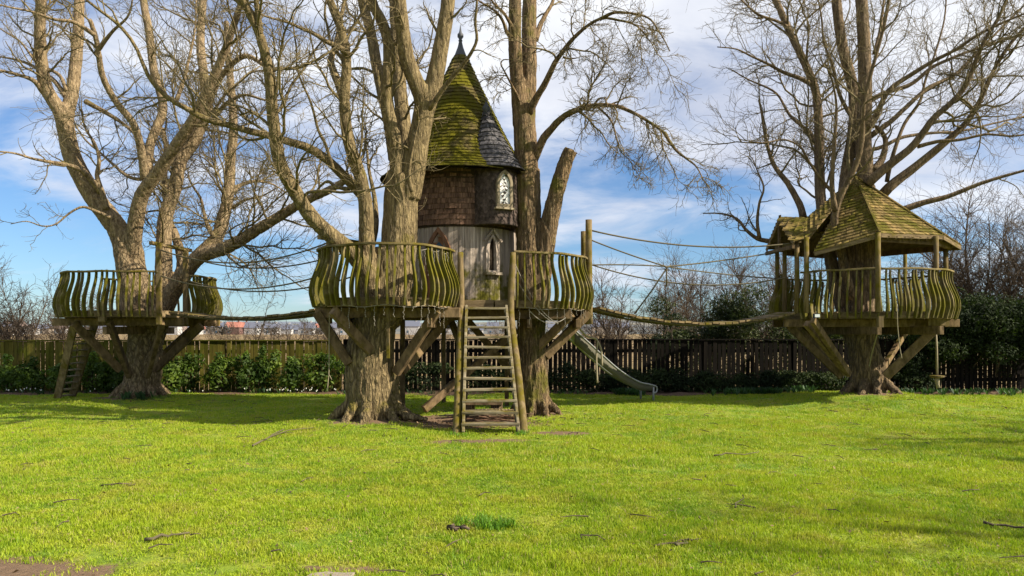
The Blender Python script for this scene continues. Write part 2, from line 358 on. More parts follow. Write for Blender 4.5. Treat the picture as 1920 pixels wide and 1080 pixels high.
for (a, b, rx, ry, k) in DIRT:
    ex = math_node(t.t, 'POWER', math_node(t.t, 'ABSOLUTE', math_node(t.t, 'DIVIDE', math_node(t.t, 'SUBTRACT', pz[0], a), rx)), 2.0)
    ey = math_node(t.t, 'POWER', math_node(t.t, 'ABSOLUTE', math_node(t.t, 'DIVIDE', math_node(t.t, 'SUBTRACT', pz[1], b), ry)), 2.0)
    g = math_node(t.t, 'MULTIPLY', math_node(t.t, 'EXPONENT', math_node(t.t, 'MULTIPLY', math_node(t.t, 'ADD', ex, ey), -1.0)), k)
    acc = g if acc is None else math_node(t.t, 'MAXIMUM', acc, g)
nn = t.noise(t.vec('pos'), 3.2, 6, 0.7)
f = t.mr(math_node(t.t, 'ADD', acc, math_node(t.t, 'MULTIPLY', math_node(t.t, 'SUBTRACT', nn, 0.5), 1.1)), 0.42, 0.62)
soil = t.mix(t.noise(t.vec('pos'), 14, 6, 0.7), (0.06, 0.038, 0.022), (0.26, 0.17, 0.10))
t.col(t.mix(f, c, soil)); t.bump(t.noise(t.vec('pos'), 30, 5, 0.7), 0.8, 0.03); t.set(Roughness=0.95)
tag(link('lawn', mesh_np('lawn', Vg, Qg, smooth=True), t.m), kind='structure')

# soil bed along the fence
xs = np.arange(-30, 30.01, 0.25); ys = np.array((18.85, 19.0, 19.2, 19.5, 19.9, 20.4))
gx, gy = np.meshgrid(xs, ys); gz = 0.03 + 0.03 * np.sin(gx * 3.3) * np.sin(gy * 9) + np.where(gy < 18.9, -0.06, 0.0) + rng.normal(0, 0.012, gx.shape)
gy = gy + np.where(gy < 19.1, 0.12 * np.sin(gx * 1.1) + 0.06 * np.sin(gx * 2.9), 0)
idx = np.arange(gx.size).reshape(gx.shape); Qb = np.stack((idx[:-1, :-1], idx[:-1, 1:], idx[1:, 1:], idx[1:, :-1]), -1).reshape(-1, 4)
t = MT('bed_soil'); n1 = t.noise(t.vec('pos'), 9, 6, 0.7); t.col(t.mix(n1, (0.035, 0.022, 0.014), (0.16, 0.10, 0.06))); t.bump(n1, 0.8, 0.04)
tag(link('soil_bed', mesh_np('soil_bed', np.stack((gx, gy, gz), -1), Qb), t.m), kind='structure')

# low hills behind the town
def hill_strip(name, y0, y1, hfun, mat, x0=-1800, x1=1800, n=240):
    xs = np.linspace(x0, x1, n); V = []; Q = []
    for j, (yy, kk) in enumerate(((y0, 0.0), ((y0 * 2 + y1) / 3, 0.6), ((y0 + y1) / 2, 0.9), (y1, 1.0))):
        V += [(x, yy, -0.2 + kk * hfun(x)) for x in xs]
        if j: Q += [((j - 1) * n + i, (j - 1) * n + i + 1, j * n + i + 1, j * n + i) for i in range(n - 1)]
    return tag(link(name, mesh_np(name, V, Q, smooth=True), mat), kind='structure')
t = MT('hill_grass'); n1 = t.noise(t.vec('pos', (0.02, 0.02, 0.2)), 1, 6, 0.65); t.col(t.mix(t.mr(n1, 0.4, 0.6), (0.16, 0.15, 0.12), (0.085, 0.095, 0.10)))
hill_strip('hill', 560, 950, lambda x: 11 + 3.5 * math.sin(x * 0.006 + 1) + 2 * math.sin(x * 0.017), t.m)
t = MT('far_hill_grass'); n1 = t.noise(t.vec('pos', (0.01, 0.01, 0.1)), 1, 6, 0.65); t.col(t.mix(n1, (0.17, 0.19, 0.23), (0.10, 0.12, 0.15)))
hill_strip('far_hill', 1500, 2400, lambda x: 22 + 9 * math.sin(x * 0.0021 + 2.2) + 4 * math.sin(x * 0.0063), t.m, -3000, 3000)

# ------------------------------------------------------------------ grass
def tuft_mesh(name, n, rad, h0, h1, seed, lean=0.6):
    r = np.random.default_rng(seed); V = []; T = []; Q = []
    for i in range(n):
        a = r.uniform(0, 2 * math.pi); q = rad * math.sqrt(r.uniform()); x, y = q * math.cos(a), q * math.sin(a)
        h = r.uniform(h0, h1); w = r.uniform(0.0022, 0.0042); b = r.uniform(0, 2 * math.pi); l = r.uniform(0.15, lean) * h
        dx, dy = math.cos(b), math.sin(b); c = r.uniform(0, 2 * math.pi); sx_, sy_ = math.cos(c) * w, math.sin(c) * w; k = len(V)
        V += [(x - sx_, y - sy_, -0.01), (x + sx_, y + sy_, -0.01), (x + dx * l * .45 + sx_ * .8, y + dy * l * .45 + sy_ * .8, h * .62), (x + dx * l * .45 - sx_ * .8, y + dy * l * .45 - sy_ * .8, h * .62), (x + dx * l * 1.25, y + dy * l * 1.25, h)]
        Q.append((k, k + 1, k + 2, k + 3)); T.append((k + 3, k + 2, k + 4))
    return mesh_np(name, V, Q, T)
t = MT('grass_blades'); c = lawn_colour(t); r = t.rand()
c = t.mix(t.mr(r, 0, 1, 0.0, 0.75, False), c, (0.37, 0.42, 0.03)); c = t.mix(t.mr(r, 0.90, 0.97), c, (0.36, 0.29, 0.13)); t.col(c); t.set(Roughness=0.55)
tl = t.n('ShaderNodeBsdfTranslucent'); ms = t.n('ShaderNodeMixShader'); ms.inputs[0].default_value = 0.35
t.l(t.mix(1.0, c, (1.25, 1.3, 0.7), 'MULTIPLY'), tl.inputs[0]); t.l(t.p.outputs[0], ms.inputs[1]); t.l(tl.outputs[0], ms.inputs[2]); t.l(ms.outputs[0], t.out.inputs[0]); M['grass'] = t.m
t = MT('dark_grass'); c = t.mix(t.rand(), (0.05, 0.14, 0.005), (0.12, 0.25, 0.010)); t.col(c); t.set(Roughness=0.5); M['grass_dark'] = t.m
def scatter(name, P, rot, scl, tuft, mat, label=None):
    me = bpy.data.meshes.new(name); me.vertices.add(len(P)); me.vertices.foreach_set('co', np.asarray(P, np.float32).ravel())
    for nm, arr in (('rot', rot), ('scl', scl)):
        at = me.attributes.new(nm, 'FLOAT_VECTOR', 'POINT'); at.data.foreach_set('vector', np.asarray(arr, np.float32).ravel())
    o = bpy.data.objects.new(name, me); C.objects.link(o); tuft.materials.append(mat)
    to = bpy.data.objects.new(name + '_clump', tuft)
    g = bpy.data.node_groups.new(name, 'GeometryNodeTree')
    g.interface.new_socket('Geometry', in_out='INPUT', socket_type='NodeSocketGeometry'); g.interface.new_socket('Geometry', in_out='OUTPUT', socket_type='NodeSocketGeometry')
    gi = g.nodes.new('NodeGroupInput'); go = g.nodes.new('NodeGroupOutput'); ip = g.nodes.new('GeometryNodeInstanceOnPoints'); oi = g.nodes.new('GeometryNodeObjectInfo'); oi.inputs['Object'].default_value = to
    mp = g.nodes.new('GeometryNodeMeshToPoints')
    na = g.nodes.new('GeometryNodeInputNamedAttribute'); na.data_type = 'FLOAT_VECTOR'; na.inputs['Name'].default_value = 'rot'
    nb = g.nodes.new('GeometryNodeInputNamedAttribute'); nb.data_type = 'FLOAT_VECTOR'; nb.inputs['Name'].default_value = 'scl'
    er = g.nodes.new('FunctionNodeEulerToRotation')
    k = g.links.new
    k(gi.outputs[0], mp.inputs[0]); k(mp.outputs[0], ip.inputs['Points']); k(oi.outputs['Geometry'], ip.inputs['Instance'])
    k(na.outputs[0], er.inputs[0]); k(er.outputs[0], ip.inputs['Rotation']); k(nb.outputs[0], ip.inputs['Scale']); k(ip.outputs[0], go.inputs[0])
    md = o.modifiers.new('scatter', 'NODES'); md.node_group = g
    return tag(o, label, None, None, 'stuff')
def lawn_points(n, d0, d1, seed, thin=True):
    r = np.random.default_rng(seed); d = r.uniform(d0, d1, n * 2); x = r.uniform(-1, 1, n * 2) * (d * 0.70 + 1.5)
    k = r.uniform(0, 1, n * 2) < (d / d1); d, x = d[k][:n], x[k][:n]
    if thin:
        m = dirt_mask(x, d) + r.normal(0, 0.14, len(x)); k = m < 0.45; x, d = x[k], d[k]
    return x, d, r
for i, (n, d0, d1, sd) in enumerate(((9500, 4.0, 8.5, 1), (10500, 8.5, 13.5, 2), (10000, 13.5, 19.1, 3))):
    x, y, r = lawn_points(n, d0, d1, sd)
    clump = 0.8 + 0.5 * (np.sin(x * 2.1 + 1.7 * np.sin(y * 1.3)) * np.sin(y * 2.7 + x)) + r.normal(0, 0.12, len(x))
    clump = np.clip(clump, 0.35, 1.7)
    s = np.stack((np.full(len(x), 1.0 + 0.15 * i), np.full(len(x), 1.0 + 0.15 * i), clump), 1)
    rot = np.stack((r.normal(0, .08, len(x)), r.normal(0, .08, len(x)), r.uniform(0, 6.28, len(x))), 1)
    scatter('grass', np.stack((x, y, hgt(x, y)), 1), rot, s, tuft_mesh('grass_clump', (62, 44, 32)[i], 0.12, 0.014, 0.043, 40 + i), M['grass'])
# lusher patches of dark long grass
r = np.random.default_rng(9); pts = []
for (px, py, n, sx_, sy_) in ((912, 985, 22, 0.13, 0.09), (965, 985, 6, 0.1, 0.05), (690, 780, 18, .35, .12), (858, 818, 5, .08, .04), (980, 818, 5, .08, .04), (1640, 748, 14, .4, .1), (262, 750, 12, .5, .1)):
    d = 1.6 * F / (py - HOR); x0 = (px - 960) / F * d
    for _ in range(n): pts.append((x0 + r.normal(0, sx_), d + r.normal(0, sy_)))
pts = np.array(pts); n = len(pts)
scatter('long_grass', np.column_stack((pts, hgt(pts[:, 0], pts[:, 1]))), np.column_stack((r.normal(0, .15, n), r.normal(0, .15, n), r.uniform(0, 6.28, n))), np.column_stack((np.full(n, .8), np.full(n, .8), r.uniform(.6, 1.25, n))), tuft_mesh('long_grass_clump', 40, 0.07, 0.04, 0.085, 77, 0.9), M['grass_dark'])
# ------------------------------------------------------------------ trees
def tubes(P, R, sides=3):
    """P (B,K,3), R (B,K) -> verts, quads of B tapered tubes"""
    B, K, _ = P.shape; Tn = np.gradient(P, axis=1); Tn /= np.linalg.norm(Tn, axis=2, keepdims=True) + 1e-9
    mean = P[:, -1] - P[:, 0]; mean /= np.linalg.norm(mean, axis=1, keepdims=True) + 1e-9
    ref = np.where((np.abs(mean[:, :1]) < 0.6), np.array([[1., 0, 0]]), np.array([[0, 1., 0]]))[:, None, :]
    n1 = np.cross(Tn, np.broadcast_to(ref, Tn.shape)); n1 /= np.linalg.norm(n1, axis=2, keepdims=True) + 1e-9; n2 = np.cross(Tn, n1)
    a = np.arange(sides) * 2 * math.pi / sides
    V = P[:, :, None] + R[:, :, None, None] * (n1[:, :, None] * np.cos(a)[None, None, :, None] + n2[:, :, None] * np.sin(a)[None, None, :, None])
    id_ = np.arange(B * K * sides).reshape(B, K, sides); n = np.roll(id_, -1, axis=2)
    Q = np.stack((id_[:, :-1], n[:, :-1], n[:, 1:], id_[:, 1:]), -1).reshape(-1, 4)
    return V.reshape(-1, 3), Q
def spawn(r, P, R, n, t0=0.25, t1=1.0, ang=(0.5, 1.1), lf=(0.25, 0.5), lmin=0.15, lmax=3.0, S=7, wig=0.16, up=0.05, rf=0.55, rmin=0.004, rcap=1.0, bias=(0, 0, 0)):
    B, K, _ = P.shape; Ln = np.linalg.norm(np.diff(P, axis=1), axis=2).sum(1)
    b = r.choice(B, n, p=Ln / Ln.sum()); t = r.uniform(t0, t1, n) * (K - 1) * 0.9999; i = t.astype(int); f = (t - i)[:, None]
    pos = P[b, i] * (1 - f) + P[b, i + 1] * f; tan = P[b, i + 1] - P[b, i]; tan /= np.linalg.norm(tan, axis=1, keepdims=True) + 1e-9
    rad = R[b, i] * (1 - f[:, 0]) + R[b, i + 1] * f[:, 0]
    rv = r.normal(size=(n, 3)); perp = np.cross(tan, rv); perp /= np.linalg.norm(perp, axis=1, keepdims=True) + 1e-9
    a = r.uniform(ang[0], ang[1], n)[:, None]; d = np.cos(a) * tan + np.sin(a) * perp + np.array(bias)
    L = np.clip(Ln[b] * r.uniform(lf[0], lf[1], n) * (1.15 - 0.5 * t / K), lmin, lmax)
    out = np.empty((n, S + 1, 3)); out[:, 0] = pos
    for s in range(S):
        d = d + r.normal(0, wig, (n, 3)); d[:, 2] += up; d /= np.linalg.norm(d, axis=1, keepdims=True) + 1e-9
        pos = pos + d * (L / S)[:, None]; out[:, s + 1] = pos
    r0 = np.clip(np.minimum(rad * rf, rcap), rmin, None)
    k = np.linspace(0, 1, S + 1)[None]; Rr = r0[:, None] * (1 - 0.75 * k); Rr = np.maximum(Rr, rmin * (1 - 0.35 * k))
    return out, Rr
def limb_world(pts, w0, w1, d0, d1, K=28, pw=1.0, wob=0.0):
    """a limb traced on the photograph at its own depths -> world polyline with radii"""
    P = catmull(np.array(pts, float), 10); P = resample(P, n=K); s = np.linspace(0, 1, K)
    D = d0 + (d1 - d0) * s ** pw; X = (P[:, 0] - 960) / F * D; Z = EYE + (HOR - P[:, 1]) / F * D
    w = w0 + (w1 - w0) * s ** 0.8
    return np.stack((X, D, Z), 1), w * 0.5 * D / F
def carve(o, voxel, amp_lo, amp_hi, zsplit, freq=(10, 10, 1.7), seed=0.0):
    """fuse overlapping limbs into one skin and give it bark relief"""
    md = o.modifiers.new('fuse', 'REMESH'); md.mode = 'VOXEL'; md.voxel_size = voxel; md.use_smooth_shade = True
    sm = o.modifiers.new('smooth', 'SMOOTH'); sm.factor = 0.5; sm.iterations = 3
    dg = bpy.context.evaluated_depsgraph_get(); ev = o.evaluated_get(dg); me = bpy.data.meshes.new_from_object(ev)
    n = len(me.vertices); co = np.empty(n * 3, np.float32); no = np.empty(n * 3, np.float32)
    me.vertices.foreach_get('co', co); me.vertices.foreach_get('normal', no); co = co.reshape(-1, 3); no = no.reshape(-1, 3)
    h = np.empty(n, np.float32); nf = mnoise.fractal
    for i in range(n):
        x, y, z = co[i]; q = nf((x * freq[0] + seed, y * freq[1], z * freq[2]), 0.8, 2.1, 3); h[i] = 1 - 2.2 * abs(q) if abs(q) < 1 else -1
    amp = np.clip(amp_lo + (amp_hi - amp_lo) * (co[:, 2] / zsplit), min(amp_lo, amp_hi), max(amp_lo, amp_hi))
    co = co + no * (h * amp)[:, None]; me.vertices.foreach_set('co', co.ravel()); me.update()
    o.modifiers.clear(); old = o.data; o.data = me; me.name = old.name
    for m in old.materials:
        if not me.materials: me.materials.append(m)
    return o
def roots(mb, c, rad, n, reach, z0, seed, h=0.8):
    r = random.Random(seed)
    for k in range(n):
        a = 2 * math.pi * (k + r.uniform(-.3, .3)) / n; ca, sa = math.cos(a), math.sin(a); q = reach * r.uniform(.75, 1.25)
        P = [(c[0] + ca * rad * .45, c[1] + sa * rad * .45, z0 + h), (c[0] + ca * rad * .75, c[1] + sa * rad * .75, z0 + h * .45), (c[0] + ca * (rad + q * .35), c[1] + sa * (rad + q * .35), z0 + h * .16), (c[0] + ca * (rad + q), c[1] + sa * (rad + q), z0 - 0.10)]
        P = catmull(P, 5); R = np.linspace(rad * .33, rad * .13, len(P)); mb.tube([tuple(p) for p in P], list(R), 8)
def make_tree(name, base, label, group, limbs, branches, bark_m, seed, voxel, relief, root, crown, cat='tree', bias=(0, 0, 0), extra=None):
    root_o = tag(empty(name, (base[0], base[1], 0)), label, cat, group)
    mb = MB(); PL = []; RL = []
    for L in limbs:
        P, R = limb_world(*L); mb.tube([tuple(p) for p in P], list(R), 12); PL.append(P); RL.append(R)
    if root: roots(mb, *root)
    if extra: extra(mb)
    tr = mb.build('trunk', M[bark_m], root_o, True); off = np.array(root_o.location)
    carve(tr, voxel, *relief, seed=seed * 3.7)
    PB = []; RB = []
    for L in branches:
        P, R = limb_world(*L); P = P.copy(); R = R * np.linspace(1, .5, len(R)); rr = np.random.default_rng(seed + len(PB))
        mb = MB(); mb.tube([tuple(p) for p in P], list(R), 8, True, 0.05); mb.build('branch', M[bark_m], root_o, True); PB.append(P); RB.append(R)
    r = np.random.default_rng(seed)
    allP = np.stack(PL[crown.get('skip', 1):] + PB); allR = np.stack(RL[crown.get('skip', 1):] + RB)
    # keep only limb stretches above the platforms as places where shoots start
    keep = allP[:, :, 2].max(1) > 2.9; allP, allR = allP[keep], allR[keep]
    n1, n2, n3 = crown['n']; zmin = crown.get('zmin', 2.9)
    def hi(P, R):
        k = (P[:, 0, 2] > zmin); return P[k], R[k]
    l1 = hi(*spawn(r, allP, allR, n1, crown.get('t0', 0.3), 1.0, (0.55, 1.25), crown.get('lf', (0.22, 0.5)), 0.6, crown.get('lmax', 2.6), 12, 0.19, crown.get('up', 0.05), 0.45, 0.007, 0.030, bias))
    tip = hi(*spawn(r, np.concatenate((PB, )) if PB else allP, np.stack(RB) if RB else allR, max(8, n1 // 8), 0.85, 1.0, (0.1, 0.6), (0.3, 0.6), 0.5, 2.2, 12, 0.17, 0.03, 0.7, 0.007, 0.025))
    A = np.concatenate((l1[0], tip[0])); Ar = np.concatenate((l1[1], tip[1]))
    l2 = spawn(r, A, Ar, n2, 0.15, 1.0, (0.4, 1.0), (0.25, 0.6), 0.22, 1.4, 8, 0.27, crown.get('up2', 0.04), 0.6, 0.0045, 0.012)
    l3 = spawn(r, l2[0], l2[1], n3, 0.15, 1.0, (0.4, 0.95), (0.3, 0.7), 0.10, 0.6, 5, 0.27, 0.04, 0.7, 0.0035, 0.007)
    Vs = []; Qs = []; o_ = 0
    for (P, R, sd) in ((A, Ar, 5), (*l2, 3), (*l3, 3)):
        V, Q = tubes(P, R, sd); Vs.append(V); Qs.append(Q + o_); o_ += len(V)
    tw = link('crown', mesh_np('crown', np.concatenate(Vs), np.concatenate(Qs), smooth=True), M['twig'], root_o); tw['kind'] = 'stuff'
    return root_o

# --- tree through the platform with the little ladder
d = 18.0
T1 = [
 ([(262, 775), (264, 735), (270, 690), (272, 640), (268, 590), (256, 545), (247, 500), (240, 460), (226, 430)], 68, 46, 18.1, 17.8),
 ([(252, 590), (240, 500), (226, 440), (203, 405), (175, 368), (150, 325), (134, 290), (123, 240), (120, 215)], 46, 29, 17.9, 17.3),
 ([(122, 240), (112, 208), (97, 185), (85, 160), (77, 110), (75, 60), (76, 20), (79, -40)], 27, 17, 17.3, 16.5),
 ([(120, 245), (128, 205), (136, 170), (142, 120), (146, 70), (149, 0), (152, -50)], 26, 16, 17.3, 18.2),
 ([(246, 520), (250, 445), (258, 400), (266, 365), (298, 320), (336, 264), (362, 225), (383, 180), (405, 135), (430, 72), (450, 10), (458, -30)], 34, 10, 17.9, 15.6),
 ([(282, 640), (302, 560), (307, 500), (307, 450), (312, 400), (328, 353), (340, 298), (368, 256), (390, 200)], 36, 19, 18.1, 18.6),
 ([(388, 205), (383, 150), (376, 85), (379, 21), (386, -40)], 20, 12, 18.6, 19.4),
 ([(390, 200), (405, 160), (430, 125), (462, 105), (495, 122)], 14, 8, 18.6, 17.6),
 ([(284, 650), (306, 590), (330, 535), (352, 500), (385, 468), (410, 440), (424, 390), (431, 340), (432, 298), (438, 247), (434, 170), (427, 100), (424, 40)], 34, 10, 18.2, 20.2),
 ([(286, 640), (306, 580), (335, 530), (372, 482), (410, 470), (443, 455), (480, 432), (520, 408), (571, 378), (620, 355), (660, 330)], 38, 12, 18.0, 16.6),
 ([(272, 335), (266, 290), (255, 243), (240, 218), (221, 196), (202, 165), (190, 135), (185, 100), (178, 65), (168, 35)], 17, 9, 17.6, 16.2),
 ([(277, 320), (281, 273), (296, 235), (306, 204), (300, 170), (290, 140), (284, 100), (280, 60), (272, 20), (266, -30)], 18, 13, 17.7, 18.6),
 ([(330, 545), (340, 490), (328, 440), (318, 420), (312, 380), (308, 330), (312, 280), (304, 240)], 20, 9, 18.3, 19.6),
]
B1 = [
 ([(190, 360), (172, 338), (150, 318), (123, 308), (95, 304), (60, 297), (25, 287), (-20, 283)], 13, 5, 17.4, 15.6),
 ([(96, 188), (80, 172), (64, 152), (40, 142), (0, 132), (-40, 128)], 12, 6, 17.2, 16.0),
 ([(123, 180), (100, 150), (64, 125), (30, 112), (-20, 103)], 11, 5, 17.4, 18.5),
 ([(199, 392), (192, 362), (182, 330), (186, 300), (178, 270), (160, 240), (152, 205)], 13, 6, 17.4, 17.0),
 ([(125, 170), (110, 140), (70, 118), (40, 80), (10, 60), (-20, 40)], 8, 4, 17.4, 18.6),
 ([(178, 66), (140, 42), (100, 36), (60, 22), (20, 14), (-20, 4)], 9, 5, 16.2, 15.0),
 ([(330, 190), (345, 150), (352, 120), (360, 85), (366, 50), (368, 0)], 9, 5, 17.2, 17.6),
 ([(160, 190), (200, 212), (235, 235), (262, 262), (290, 300)], 10, 7, 18.0, 18.0),
 ([(404, 446), (392, 430), (384, 405), (376, 372), (362, 350), (352, 330)], 10, 6, 18.8, 18.9),
 ([(405, 215), (430, 190), (460, 178), (500, 188), (540, 186)], 10, 5, 18.0, 17.4),
 ([(436, 360), (455, 345), (480, 340), (510, 345), (535, 360)], 9, 4, 19.3, 19.9),
 ([(436, 390), (460, 375), (490, 368), (520, 352)], 8, 4, 19.2, 18.4),
 ([(300, 318), (282, 330), (262, 336), (238, 330), (214, 310), (190, 288), (160, 262), (140, 232)], 9, 5, 17.8, 19.2),
 ([(207, 408), (182, 397), (155, 388), (130, 400), (105, 420), (80, 424), (50, 415), (20, 420)], 7, 3, 17.3, 16.4),
 ([(180, 100), (210, 60), (240, 30), (250, -10)], 9, 5, 16.5, 15.8),
 ([(330, 270), (355, 240), (395, 215), (420, 180), (455, 150), (475, 135), (520, 130)], 9, 4, 17.6, 16.8),
]
make_tree('bare_tree', (W(262, 745, 18.1)[0], 18.1), 'bare tree with four thick forking limbs standing inside the round platform beside the fence', None, T1, B1, 'bark_left', 21, 0.034, (0.03, 0.008, 5.0),
          ((W(264, 745, 18.1)[0], 18.1), 0.38, 9, 0.32, 0.06, 3, 0.75), dict(n=(215, 2200, 7000), skip=2, t0=0.3, lmax=3.2, zmin=3.5))

# --- multi-stemmed tree in front of the tower
T2 = [
 ([(697, 815), (697, 760), (693, 720), (693, 670), (700, 615), (712, 565), (728, 520), (738, 470)], 98, 74, 13.35, 13.3),
 ([(712, 600), (733, 545), (745, 480), (750, 420), (752, 365), (756, 330)], 76, 62, 13.3, 13.25),
 ([(745, 372), (746, 325), (741, 270), (731, 225), (725, 185), (727, 140), (729, 85), (716, 40), (700, 10), (694, -30)], 34, 17, 13.2, 12.5),
 ([(741, 300), (732, 240), (719, 180), (706, 120), (695, 60), (684, 20), (674, -30)], 26, 18, 13.4, 14.2),
 ([(756, 360), (760, 290), (757, 230), (751, 180), (746, 110), (742, 50), (740, -30)], 32, 20, 13.35, 13.9),
 ([(766, 370), (776, 318), (784, 266), (793, 220), (797, 190)], 46, 38, 13.2, 13.0),
 ([(796, 215), (789, 178), (774, 140), (762, 106), (755, 60), (749, 10), (745, -40)], 33, 25, 13.0, 12.4),
 ([(798, 205), (810, 170), (821, 120), (828, 80), (836, 35), (844, -30)], 35, 25, 13.0, 12.8),
 ([(702, 620), (700, 575), (691, 520), (664, 478), (628, 447), (590, 414), (567, 382), (547, 349), (532, 322), (522, 296), (514, 240), (509, 190), (505, 140), (497, 100), (487, 66), (474, 36), (456, 0), (446, -30)], 38, 15, 13.2, 11.0),
 ([(700, 620), (694, 560), (689, 500), (687, 440), (685, 380), (675, 330), (661, 290), (650, 245), (646, 185), (650, 120), (645, 75), (634, 40), (618, 0), (608, -30)], 36, 14, 13.2, 12.2),
]
B2 = [
 ([(684, 372), (665, 350), (640, 326), (612, 298), (575, 276), (540, 265), (507, 255), (465, 245), (426, 234), (395, 226), (368, 215), (345, 200), (324, 190), (300, 170), (283, 150), (272, 130), (258, 95), (240, 66), (215, 40), (185, 18), (150, -10)], 21, 9, 13.1, 10.8),
 ([(648, 200), (638, 165), (626, 135), (620, 112), (628, 90), (634, 65), (640, 30), (650, -20)], 20, 12, 12.6, 13.4),
 ([(652, 100), (635, 88), (612, 78), (590, 64), (565, 53), (540, 42), (510, 34), (490, 28)], 12, 7, 12.3, 11.4),
 ([(625, 318), (610, 270), (597, 245), (588, 210), (580, 185), (566, 155), (557, 128), (556, 95), (552, 64), (548, 30)], 7, 5, 12.6, 11.8),
 ([(804, 205), (818, 186), (832, 165), (850, 142), (868, 121), (884, 98), (894, 74), (891, 45), (893, 20), (896, -20)], 11, 7, 12.9, 12.0),
 ([(486, 62), (484, 30), (480, 0), (479, -30)], 16, 13, 11.3, 11.0),
 ([(654, 355), (630, 350), (615, 340), (600, 350), (585, 372)], 9, 6, 13.3, 13.8),
 ([(772, 360), (767, 330), (770, 300), (778, 260), (786, 225)], 8, 5, 12.9, 12.8),
 ([(697, 460), (705, 420), (702, 370), (692, 320), (688, 280)], 14, 9, 13.5, 14.2),
]
def t2_roots(mb): mb.tube([tuple(q) for q in catmull([W(735, 700, 13.4), W(738, 745, 13.3), W(755, 775, 13.1), W(775, 782, 13.0), W(800, 786, 12.9)], 5)], list(np.linspace(.13, .03, 21)), 8)
make_tree('bare_tree', (W(697, 790, 13.35)[0], 13.35), 'bare olive tree with many stems rising through the railed deck, left of the stairs', None, T2, B2, 'bark_mid', 33, 0.027, (0.03, 0.007, 4.0),
          ((W(697, 790, 13.35)[0], 13.35), 0.42, 8, 0.34, 0.06, 5, 0.8), dict(n=(80, 760, 2600), skip=2, t0=0.3, lmax=2.4, zmin=3.4), extra=t2_roots)

# --- furrowed twin-stemmed tree right of the tower, with its snapped limb
T3 = [
 ([(1002, 800), (1000, 740), (999, 690), (997, 640), (996, 590), (994, 540), (992, 480), (990, 420), (987, 345), (986, 290), (984, 240), (981, 195)], 58, 40, 14.7, 14.6),
 ([(976, 235), (972, 180), (968, 130), (965, 70), (966, 10), (966, -40)], 28, 22, 14.6, 14.3),
 ([(988, 245), (989, 190), (992, 130), (992, 60), (993, 0), (995, -40)], 32, 25, 14.6, 14.9),
 ([(1000, 600), (1010, 540), (1018, 490), (1026, 440), (1036, 390), (1048, 345), (1060, 305), (1071, 281)], 44, 25, 14.7, 14.4),
]
B3 = [
 ([(990, 215), (1006, 183), (1020, 160), (1032, 136), (1042, 115), (1053, 100), (1066, 82), (1083, 64), (1105, 46), (1130, 34), (1160, 38), (1190, 46), (1212, 66)], 16, 6, 14.5, 12.9),
 ([(1125, 36), (1150, 24), (1172, 24), (1196, 27), (1219, 36), (1235, 58), (1246, 76), (1256, 96)], 7, 4, 13.2, 12.2),
 ([(1000, 300), (1011, 276), (1020, 258), (1033, 243), (1048, 226), (1066, 213), (1090, 203), (1113, 198), (1135, 197), (1157, 199), (1180, 208), (1200, 218), (1225, 234), (1250, 252)], 18, 9, 14.6, 13.2),
 ([(1246, 249), (1256, 266), (1270, 284), (1288, 298), (1306, 313), (1320, 340)], 8, 4, 13.2, 12.8),
 ([(1004, 75), (1013, 47), (1024, 26), (1036, 4), (1044, -30)], 12, 9, 14.8, 15.2),
 ([(980, 205), (970, 180), (957, 155), (946, 134), (939, 120), (944, 112), (952, 112)], 7, 4, 14.5, 14.0),
 ([(958, 70), (950, 60), (943, 40), (930, 22), (905, 6), (880, -10)], 8, 5, 14.3, 13.6),
 ([(960, 50), (945, 25), (925, 5), (915, -20)], 8, 5, 14.3, 13.4),
 ([(1090, 204), (1087, 190), (1093, 183), (1097, 192), (1096, 204)], 4, 3, 14.0, 13.9),
 ([(1113, 198), (1122, 186), (1133, 184), (1138, 194), (1139, 204)], 5, 3, 13.8, 13.7),
 ([(1056, 107), (1065, 110), (1081, 109)], 5, 4, 14.0, 13.9),
 ([(1120, 200), (1145, 225), (1155, 255), (1163, 282), (1180, 300), (1190, 320)], 5, 3, 13.8, 13.6),
]
def t3_extra(mb):
    a = W(996, 590, 14.7)
    for k in range(9):
        an = k * 2 * math.pi / 9 + .2; r0 = 0.2
        mb.tube([(a[0] + math.cos(an) * .19, a[1] + math.sin(an) * .19, 0.5 + .1 * (k % 3)), (a[0] + math.cos(an + .15) * .165, a[1] + math.sin(an + .15) * .165, 2.4), (a[0] + math.cos(an + .3) * .15 - .03, a[1] + math.sin(an + .3) * .15, 4.8)], [.085, .08, .05], 6)
make_tree('bare_tree', (W(1000, 770, 14.7)[0], 14.7), 'deeply furrowed twin stemmed bare tree with a snapped limb, growing against the tower', None, T3, B3, 'bark_right', 45, 0.026, (0.03, 0.012, 6.0),
          ((W(1000, 770, 14.7)[0], 14.7), 0.28, 8, 0.26, 0.0, 8, 0.8), dict(n=(80, 950, 3400), skip=4, t0=0.3, lmax=1.8, up=-0.10, up2=-0.03, zmin=3.4), extra=t3_extra)

